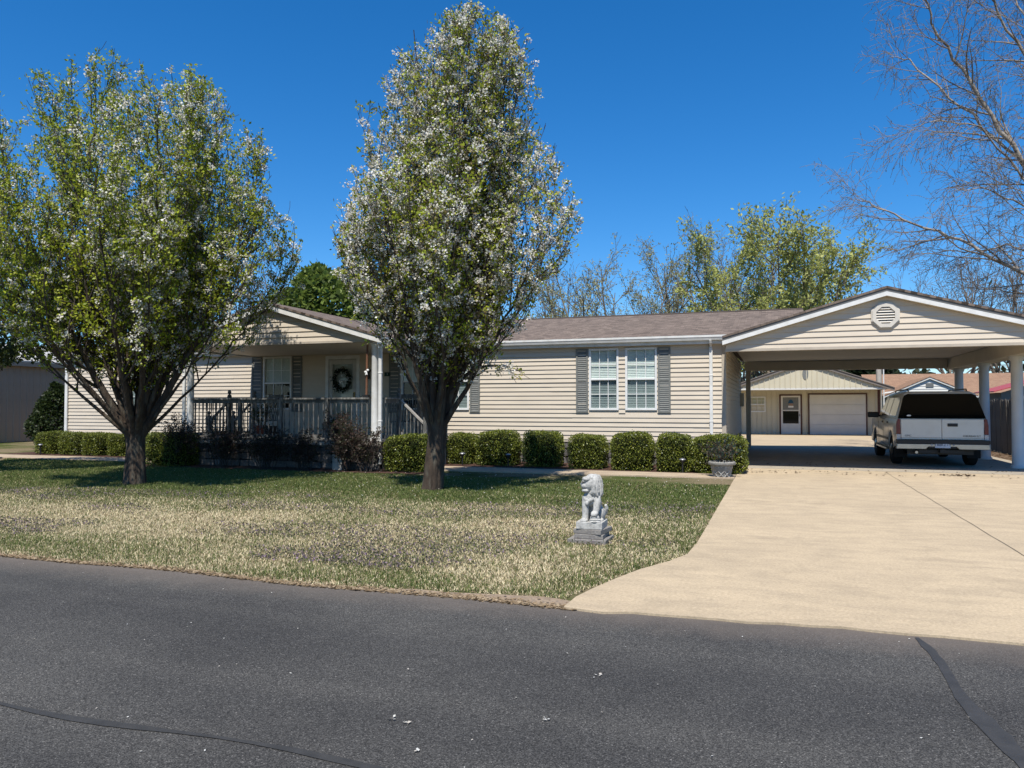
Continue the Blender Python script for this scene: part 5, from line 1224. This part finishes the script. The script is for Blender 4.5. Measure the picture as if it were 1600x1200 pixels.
# ------------------------------------------------------------------ background trees
def far_tree(loc, h, spread, seed, label, cols, nleaf, lsize, fork=0.12, name='bare_tree', den=1.0, lsel=1.0, up=0.06):
    T = Tree(seed); r = T.r; root = empty(name, loc, label, 'tree', 'trees behind the house')
    P = dict(seg=[0.9, 0.6, 0.45, 0.3], wob=[0.06, 0.08, 0.11, 0.14], up=[up, up * 0.9, up * 0.7, 0.03], taper=[0.2, 0.3, 0.4, 0.6], tip=0.012, sides=[6, 4, 3, 3], leaf=(2, 3), lsp=0.28, max=3,
             den=[1.0 * den, 1.5 * den, 2.2 * den, 0], f0=[0.2, 0.12, 0.1, 0], ang=[38, 36, 40, 40], len=[(h * 0.16, h * 0.34), (h * 0.08, h * 0.17), (0.4, 1.0)], rmax=[0.10, 0.04, 0.018], short=0.35)
    b = np.array(loc, float); zf = h * fork; R0 = h * 0.017
    T.add([b + np.array([0, 0, -0.2]), b + np.array([0, 0, zf * 0.5]), b + np.array([0, 0, zf * 1.1])], [R0 * 1.2, R0, R0 * 0.8], 9)
    nl = 7
    for i in range(nl):
        a = i * 6.283 / nl + r.uniform(-.3, .3); s_ = spread * r.uniform(0.25, 1.0)
        T.branch(b + np.array([0, 0, zf * r.uniform(0.8, 1.05)]), [math.cos(a) * s_, math.sin(a) * s_, 1.0], h * r.uniform(0.70, 0.92), R0 * 0.6, 0, P)
    add_wood(root, T, 'trunk', 'far_bark')
    A = np.array([a[0] for a in T.anch]); D = np.array([a[1] for a in T.anch]); A_ = r.rand(len(A)) < lsel
    V, F, C = leaf_quads(A[A_], D[A_], nleaf, lsize, 0.12, cols, r, 0.5); add_crown(root, 'crown', 'leaf', V, F, C)
    print(label, len(A), len(T.lines))
G1 = [(0.36, 0.38, 0.10), (0.41, 0.42, 0.13), (0.30, 0.33, 0.08)]; G2 = [(0.27, 0.275, 0.12), (0.31, 0.30, 0.15)]; G3 = [(0.22, 0.18, 0.12), (0.19, 0.165, 0.11)]
far_tree((-10.2, 49, 0), 12.6, 1.2, 101, 'sparse young leafed tree behind the roof right of the centre tree', G2, 4, 0.16, 0.10, den=1.15, lsel=0.8)
far_tree((-5.4, 55, 0), 12.2, 1.1, 102, 'thin olive tree behind the roof, middle of the row', G2, 4, 0.16, 0.10, den=1.2, lsel=0.8)
far_tree((-2.2, 60, 0), 13.0, 0.9, 103, 'greyish bare tree behind the roof left of the big green tree', G3, 4, 0.13, 0.12, den=1.25, lsel=0.6)
far_tree((1.0, 50, 0), 13.2, 1.25, 104, 'large fresh green tree behind the carport roof', G1, 6, 0.22, 0.10, den=1.3, lsel=0.9, name='green_tree')
far_tree((-14.0, 52, 0), 11.0, 0.7, 105, 'low bare tree behind the roof beside the centre tree', G3, 1, 0.12, 0.1, den=0.9, lsel=0.3)
for i, (x, y, h) in enumerate([(13, 66, 12), (17.5, 70, 13), (22, 64, 11.5), (27, 70, 13)]):
    far_tree((x, y, 0), h, 0.6, 110 + i, ['bare grey tree above the neighbouring roof, leftmost of four', 'bare grey tree above the neighbouring roof, second of four', 'bare grey tree behind the red roofed shed', 'bare grey tree at the right edge behind the roofs'][i], G3, 1, 0.14, 0.15, den=1.0, lsel=0.35)
for i, (x, y) in enumerate([(-33, 48), (-41, 52), (-28, 60)]):
    far_tree((x, y, 0), 12, 0.6, 120 + i, ['bare tree seen through the left pear crown, nearest', 'bare tree seen through the left pear crown, farther left', 'bare tree seen behind the rounded green tree'][i], G3, 1, 0.14, 0.15, den=0.9, lsel=0.4)
root, V, C = leafy_shrub('dark_conifer', (7.3, 72, 0), (2.6, 2.6, 3.2), 6000, 0.5, [(0.012, 0.022, 0.010), (0.02, 0.035, 0.014)], 'dark conifer between the cream garage and the orange roof', 'tree', 140, taper=0.6)
finish_shrub(root, V, C, 0.4, 0.2)
# a wood beyond, one mass
r = np.random.RandomState(150); n = 26000
c = np.stack([r.uniform(-90, 90, n), r.uniform(84, 100, n), np.abs(r.normal(0, 3.6, n))], 1); c[:, 2] *= 0.7 + 0.6 * vnoise(c[:, 0] * 0.2 + 50, c[:, 1] * 0.1, 5)
d = r.normal(0, 1, (n, 3)); d /= np.linalg.norm(d, axis=1)[:, None]; w = np.cross(d, r.normal(0, 1, (n, 3))); w /= np.linalg.norm(w, axis=1)[:, None]; L = r.uniform(0.4, 1.1, n)[:, None]
V = np.stack([c, c + d * L * .5 + w * L * .25, c + d * L, c + d * L * .5 - w * L * .25], 1).reshape(-1, 3)
C = np.repeat(np.asarray([(0.035, 0.045, 0.02), (0.07, 0.06, 0.04), (0.05, 0.06, 0.025)])[r.choice(3, n)], 4, 0)
tag(link('far_wood', np_mesh('far_wood', V, np.arange(4 * n).reshape(-1, 4), 'leaf', C)), 'dark mass of far off woods beyond the back yards', 'woods', kind='stuff')

# ------------------------------------------------------------------ the birch at the right: long arching limbs, hanging twigs
T = Tree(200); r = T.r
BY = 27.0
bb = at(1740, 640, BY); bb.z = 0
birch = empty('birch_tree', bb, 'tall bare birch with drooping twigs reaching in from the right edge', 'tree')
P = dict(seg=[0.5, 0.4, 0.28, 0.16], wob=[0.05, 0.08, 0.12, 0.14], up=[0.0, 0.0, -0.05, -0.13], taper=[0.3, 0.35, 0.5, 0.7], tip=0.0055, sides=[7, 5, 3, 3], leaf=(3,), lsp=0.16, max=3,
         den=[2.0, 3.6, 5.5, 0], f0=[0.15, 0.10, 0.08, 0], ang=[42, 42, 50, 40], len=[(1.3, 3.0), (0.6, 1.4), (0.3, 0.85)], rmax=[0.03, 0.012, 0.007], short=0.45)
def limb(px, r0, r1, dy=0.0, y0=0.0):
    pts = [np.array(at(x, y, BY + y0 + dy * i / (len(px) - 1))) for i, (x, y) in enumerate(px)]
    fine = []
    for i in range(len(pts) - 1):
        for t in np.linspace(0, 1, 5)[:-1]: fine.append(pts[i] * (1 - t) + pts[i + 1] * t + r.normal(0, 0.04, 3))
    fine.append(pts[-1]); fine = np.array(fine); rad = np.linspace(r0 * 0.75, r1 * 0.8, len(fine)); T.add(fine, rad, 9)
    dirs = [unit(v) for v in np.gradient(fine, axis=0)]; T.children(list(fine), dirs, rad, 0, P, None)
T.add([np.array(bb) + np.array([0, 0, -.2]), np.array(at(1735, 540, BY)), np.array(at(1725, 440, BY)), np.array(at(1715, 330, BY)), np.array(at(1690, 150, BY)), np.array(at(1660, -60, BY)), np.array(at(1640, -260, BY))], [0.30, 0.25, 0.22, 0.18, 0.14, 0.10, 0.05], 12)
limb([(1722, 430), (1640, 300), (1560, 205), (1500, 110), (1455, 40), (1440, -30)], 0.12, 0.02, -2.0)
limb([(1718, 380), (1640, 285), (1555, 215), (1480, 150), (1420, 95), (1390, 90)], 0.09, 0.012, 1.5)
limb([(1728, 500), (1650, 450), (1570, 415), (1500, 375), (1430, 350), (1370, 325), (1335, 310)], 0.10, 0.012, -1.0)
limb([(1728, 470), (1640, 400), (1570, 385), (1510, 395), (1450, 390)], 0.06, 0.010, 2.5)
limb([(1715, 330), (1660, 180), (1620, 60), (1570, -40)], 0.09, 0.02, 1.5)
limb([(1722, 420), (1650, 330), (1590, 260), (1530, 200), (1470, 185), (1425, 200)], 0.06, 0.010, -3)
limb([(1700, 250), (1620, 110), (1560, 20), (1530, -60)], 0.08, 0.02, -2)
limb([(1725, 460), (1660, 380), (1600, 320), (1540, 290), (1480, 300)], 0.06, 0.010, -2.5)
limb([(1730, 520), (1680, 480), (1620, 460), (1560, 455), (1510, 440)], 0.05, 0.010, 1.0)
limb([(1690, 150), (1640, 20), (1600, -80)], 0.06, 0.02, 2)
add_wood(birch, T, 'trunk', 'birch_bark', lambda rd: rd[0] > 0.03); add_wood(birch, T, 'twigs', 'birch_twig', lambda rd: rd[0] <= 0.03)
A = np.array([a[0] for a in T.anch]); D = np.array([a[1] for a in T.anch]); s_ = r.rand(len(A)) < 0.8
V, F, C = leaf_quads(A[s_], D[s_], 1, 0.07, 0.03, [(0.20, 0.15, 0.09), (0.16, 0.11, 0.07), (0.20, 0.19, 0.09)], r, 0.3, droop=0.8); add_crown(birch, 'catkins', 'leaf', V, F, C)
print('birch', len(A), len(T.lines))

# ------------------------------------------------------------------ lawn: blades, weeds, litter
r = np.random.RandomState(300)
def on_lawn(x, y):
    ok = y > 5.62 + 0.05 * np.sin(x * 0.7) + 0.03 * np.sin(x * 2.3 + 1) + 0.03 + 0.24 * np.clip(1 - np.abs(x + 1.75) / 1.6, 0, 1)
    left = np.interp(y, [5.5, 6.02, 6.55, 7.02, 7.5, 7.9, 8.6, 30], [-1.72, -1.50, -1.36, -1.22, -1.01, -0.89, -0.85, -0.85]) + 0.03 * np.sin(y * 9) + 0.02 * np.sin(y * 23)
    ok &= x < left
    ok &= ~((y > 16.33) & (x > -7.8)); ok &= ~((y > 15.15) & (x > -15.2)); ok &= ~((y > 16.2) & (y < 17.3) & (x < -15.2)); ok &= ~((y > 17.3) & (x > -23.0))
    ok &= ~((np.abs(x + 1.97) < 0.20) & (np.abs(y - 8.42) < 0.2))
    return ok
def scatter(n, ymin=5.55, ymax=16.5):
    # more blades where the lawn is nearer the road
    y = ymin + (ymax - ymin) * r.rand(n) ** 1.45; lo = -0.95 * y - 5.5; x = lo + (-0.7 - lo) * r.rand(n); k = on_lawn(x, y); return x[k], y[k]
def greenness(x, y):
    edge = np.exp(-((y - 5.9 - 0.08 * np.abs(x + 3)) / 0.55) ** 2) * 0.36
    back = 1 / (1 + np.exp(-(y - (10.6 + 0.10 * (x + 6))) * 1.5)) * 0.95
    side = np.clip((x + 3.2) / 2.4, 0, 1) * 0.50
    n = vnoise(x * 0.9 + 40, y * 1.3 + 9, 3) - 0.5
    return np.clip(np.maximum(np.maximum(edge, back), side) + n * 0.75 + 0.10, 0.10, 0.93)
x, y = scatter(640000); n = len(x)
tuft = r.rand(n) < 0.5; src = r.randint(0, n, n) % max(1, n // 16)          # half of the blades stand in tufts
x = np.where(tuft, x[src] + r.normal(0, 0.022, n), x); y = np.where(tuft, y[src] + r.normal(0, 0.022, n), y); ok_ = on_lawn(x, y); x, y = x[ok_], y[ok_]; n = len(x)
g = greenness(x, y); wd = vnoise(x * 0.75 + 11, y * 1.5 + 3, 8); bare = np.exp(-((y - 5.66) / 0.12) ** 2)
u = r.rand(n); green = u < g; keep = r.rand(n) > bare * 0.75; x, y, g, wd, green = x[keep], y[keep], g[keep], wd[keep], green[keep]; n = len(x)
h = np.where(green, r.uniform(0.018, 0.046, n), r.uniform(0.012, 0.030, n)) * (0.8 + 0.5 * vnoise(x * 2, y * 2, 6)); a = r.uniform(0, 6.28, n)
lean = np.where(green, r.uniform(0.1, 0.7, n), r.uniform(0.5, 1.8, n)); wdt = np.where(green, 0.0034, 0.0040) * (0.7 + y / 9.0)
GRN = np.array([(0.105, 0.145, 0.036), (0.14, 0.175, 0.048), (0.075, 0.110, 0.028), (0.18, 0.19, 0.062)]); TAN = np.array([(0.60, 0.51, 0.32), (0.70, 0.61, 0.40), (0.47, 0.385, 0.235), (0.30, 0.23, 0.14)])
col = np.where(green[:, None], GRN[r.choice(4, n)], TAN[r.choice(4, n, p=[.33, .27, .22, .18])]) * r.uniform(0.75, 1.25, (n, 1))
b0 = np.stack([x, y, np.zeros(n) - 0.002], 1); side = np.stack([np.cos(a + 1.57), np.sin(a + 1.57), 0 * a], 1) * wdt[:, None]
tip = b0 + np.stack([np.cos(a) * lean * h, np.sin(a) * lean * h, h], 1)
V = np.stack([b0 - side, b0 + side, tip], 1).reshape(-1, 3)
tag(link('lawn_grass', np_mesh('lawn_grass', V, np.arange(3 * n).reshape(-1, 3), 'blade', np.repeat(col, 3, 0))), 'patchy green and straw coloured grass on the front lawn', 'grass', kind='stuff')
print('blades', n)
# purple dead-nettle: low dark patches with purplish tops
x, y = scatter(90000, 6.3, 12.5); p = (vnoise(x * 0.55 + 3, y * 1.25 + 8, 12) > 0.54) & (r.rand(len(x)) < 0.6) & (y < 11.2 + 0.1 * (x + 6)); x, y = x[p], y[p]; n = len(x)
c = np.stack([x, y, r.uniform(0.01, 0.06, n)], 1); d = r.normal(0, 1, (n, 3)); d[:, 2] = np.abs(d[:, 2]); d /= np.linalg.norm(d, axis=1)[:, None]; w = np.cross(d, r.normal(0, 1, (n, 3))); w /= np.linalg.norm(w, axis=1)[:, None]; L = r.uniform(0.012, 0.03, n)[:, None]
V = np.stack([c, c + d * L * .5 + w * L * .4, c + d * L, c + d * L * .5 - w * L * .4], 1).reshape(-1, 3)
C = np.repeat(np.asarray([(0.20, 0.155, 0.145), (0.16, 0.14, 0.09), (0.11, 0.125, 0.055), (0.29, 0.20, 0.27)])[r.choice(4, n, p=[.4, .26, .24, .10])] * r.uniform(.7, 1.3, (n, 1)), 4, 0)
tag(link('lawn_weeds', np_mesh('lawn_weeds', V, np.arange(4 * n).reshape(-1, 4), 'blade', C)), 'low purplish flowering weeds spread in patches over the lawn', 'weeds', kind='stuff')
def flakes(name, pts, size, cols, label, cat, z=0.012, mat='petal'):
    n = len(pts); c = np.stack([pts[:, 0], pts[:, 1], np.full(n, z)], 1); a = r.uniform(0, 6.28, n); d = np.stack([np.cos(a), np.sin(a), r.uniform(0, .35, n)], 1); w = np.stack([-np.sin(a), np.cos(a), r.uniform(0, .3, n)], 1); L = (size * r.uniform(.5, 1.5, n))[:, None]
    V = np.stack([c, c + d * L * .5 + w * L * .35, c + d * L, c + d * L * .5 - w * L * .35], 1).reshape(-1, 3)
    C = np.repeat(np.asarray(cols)[r.choice(len(cols), n)], 4, 0)
    tag(link(name, np_mesh(name, V, np.arange(4 * n).reshape(-1, 4), mat, C)), label, cat, kind='stuff')
pts = np.stack([r.uniform(-9, 4, 300), 5.6 - 4.0 * r.rand(300) ** 0.8], 1); flakes('road_petals', pts, 0.011, WHITE, 'tiny white petals scattered over the asphalt', 'petals')
cl = np.concatenate([r.normal(0, 0.010, (4, 2)) + np.array([(p.x, p.y)]) for p in [Vector((-1.66, 3.3)), Vector((-1.48, 3.05)), Vector((-1.05, 3.55)), Vector((-0.6, 3.0)), Vector((-1.75, 3.32)), Vector((-0.95, 4.2)), Vector((-0.85, 2.72))]])
flakes('blossom_clumps', cl, 0.020, WHITE, 'fallen white blossom clumps on the near asphalt', 'petals', 0.014)
pts = np.stack([r.uniform(-0.6, 5.5, 260), 18.0 + 4 * r.rand(260) ** 2], 1); flakes('driveway_litter', pts, 0.05, [(0.06, 0.035, 0.02), (0.10, 0.06, 0.035)], 'small brown leaf litter near the carport', 'litter', 0.034, 'leaf')
pts = np.stack([r.normal(3.6, .22, 50), r.normal(18.6, .05, 50)], 1); flakes('leaf_heap', pts, 0.07, [(0.05, 0.03, 0.02), (0.08, 0.045, 0.025)], 'dark dead leaves lying on the driveway behind the vehicle', 'litter', 0.034, 'leaf')
pts = np.stack([r.uniform(-9.5, -1, 700), r.uniform(11, 16, 700)], 1); flakes('lawn_petals', pts, 0.022, WHITE, 'white petals fallen on the lawn under the centre tree', 'petals', 0.05)
pts = np.stack([r.uniform(6.02, 6.7, 900), r.uniform(20, 36, 900)], 1); flakes('verge_leaves', pts, 0.07, [(0.14, 0.09, 0.05), (0.20, 0.13, 0.08), (0.09, 0.055, 0.03)], 'brown leaves along the foot of the fence', 'litter', 0.02, 'leaf')
pts = np.stack([np.concatenate([r.uniform(-22.5, -15.2, 400), r.uniform(-8.9, -1, 500)]), r.uniform(17.5, 19.4, 900)], 1); flakes('mulch_chips', pts, 0.05, [(0.10, 0.045, 0.03), (0.16, 0.09, 0.06), (0.05, 0.025, 0.02)], 'reddish bark chips under the clipped bushes', 'mulch', 0.03, 'leaf')
# crumbly sand and thatch along the road edge
xx = r.uniform(-14, -1.4, 9000); yy = 5.62 + 0.05 * np.sin(xx * 0.7) + 0.03 * np.sin(xx * 2.3 + 1) + np.abs(r.normal(0, .07, 9000)) - 0.05
flakes('edge_thatch', np.stack([xx, yy], 1), 0.03, [(0.34, 0.25, 0.15), (0.24, 0.17, 0.10), (0.40, 0.31, 0.20)], 'sandy straw crumbs along the road edge of the lawn', 'thatch', 0.008, 'blade')
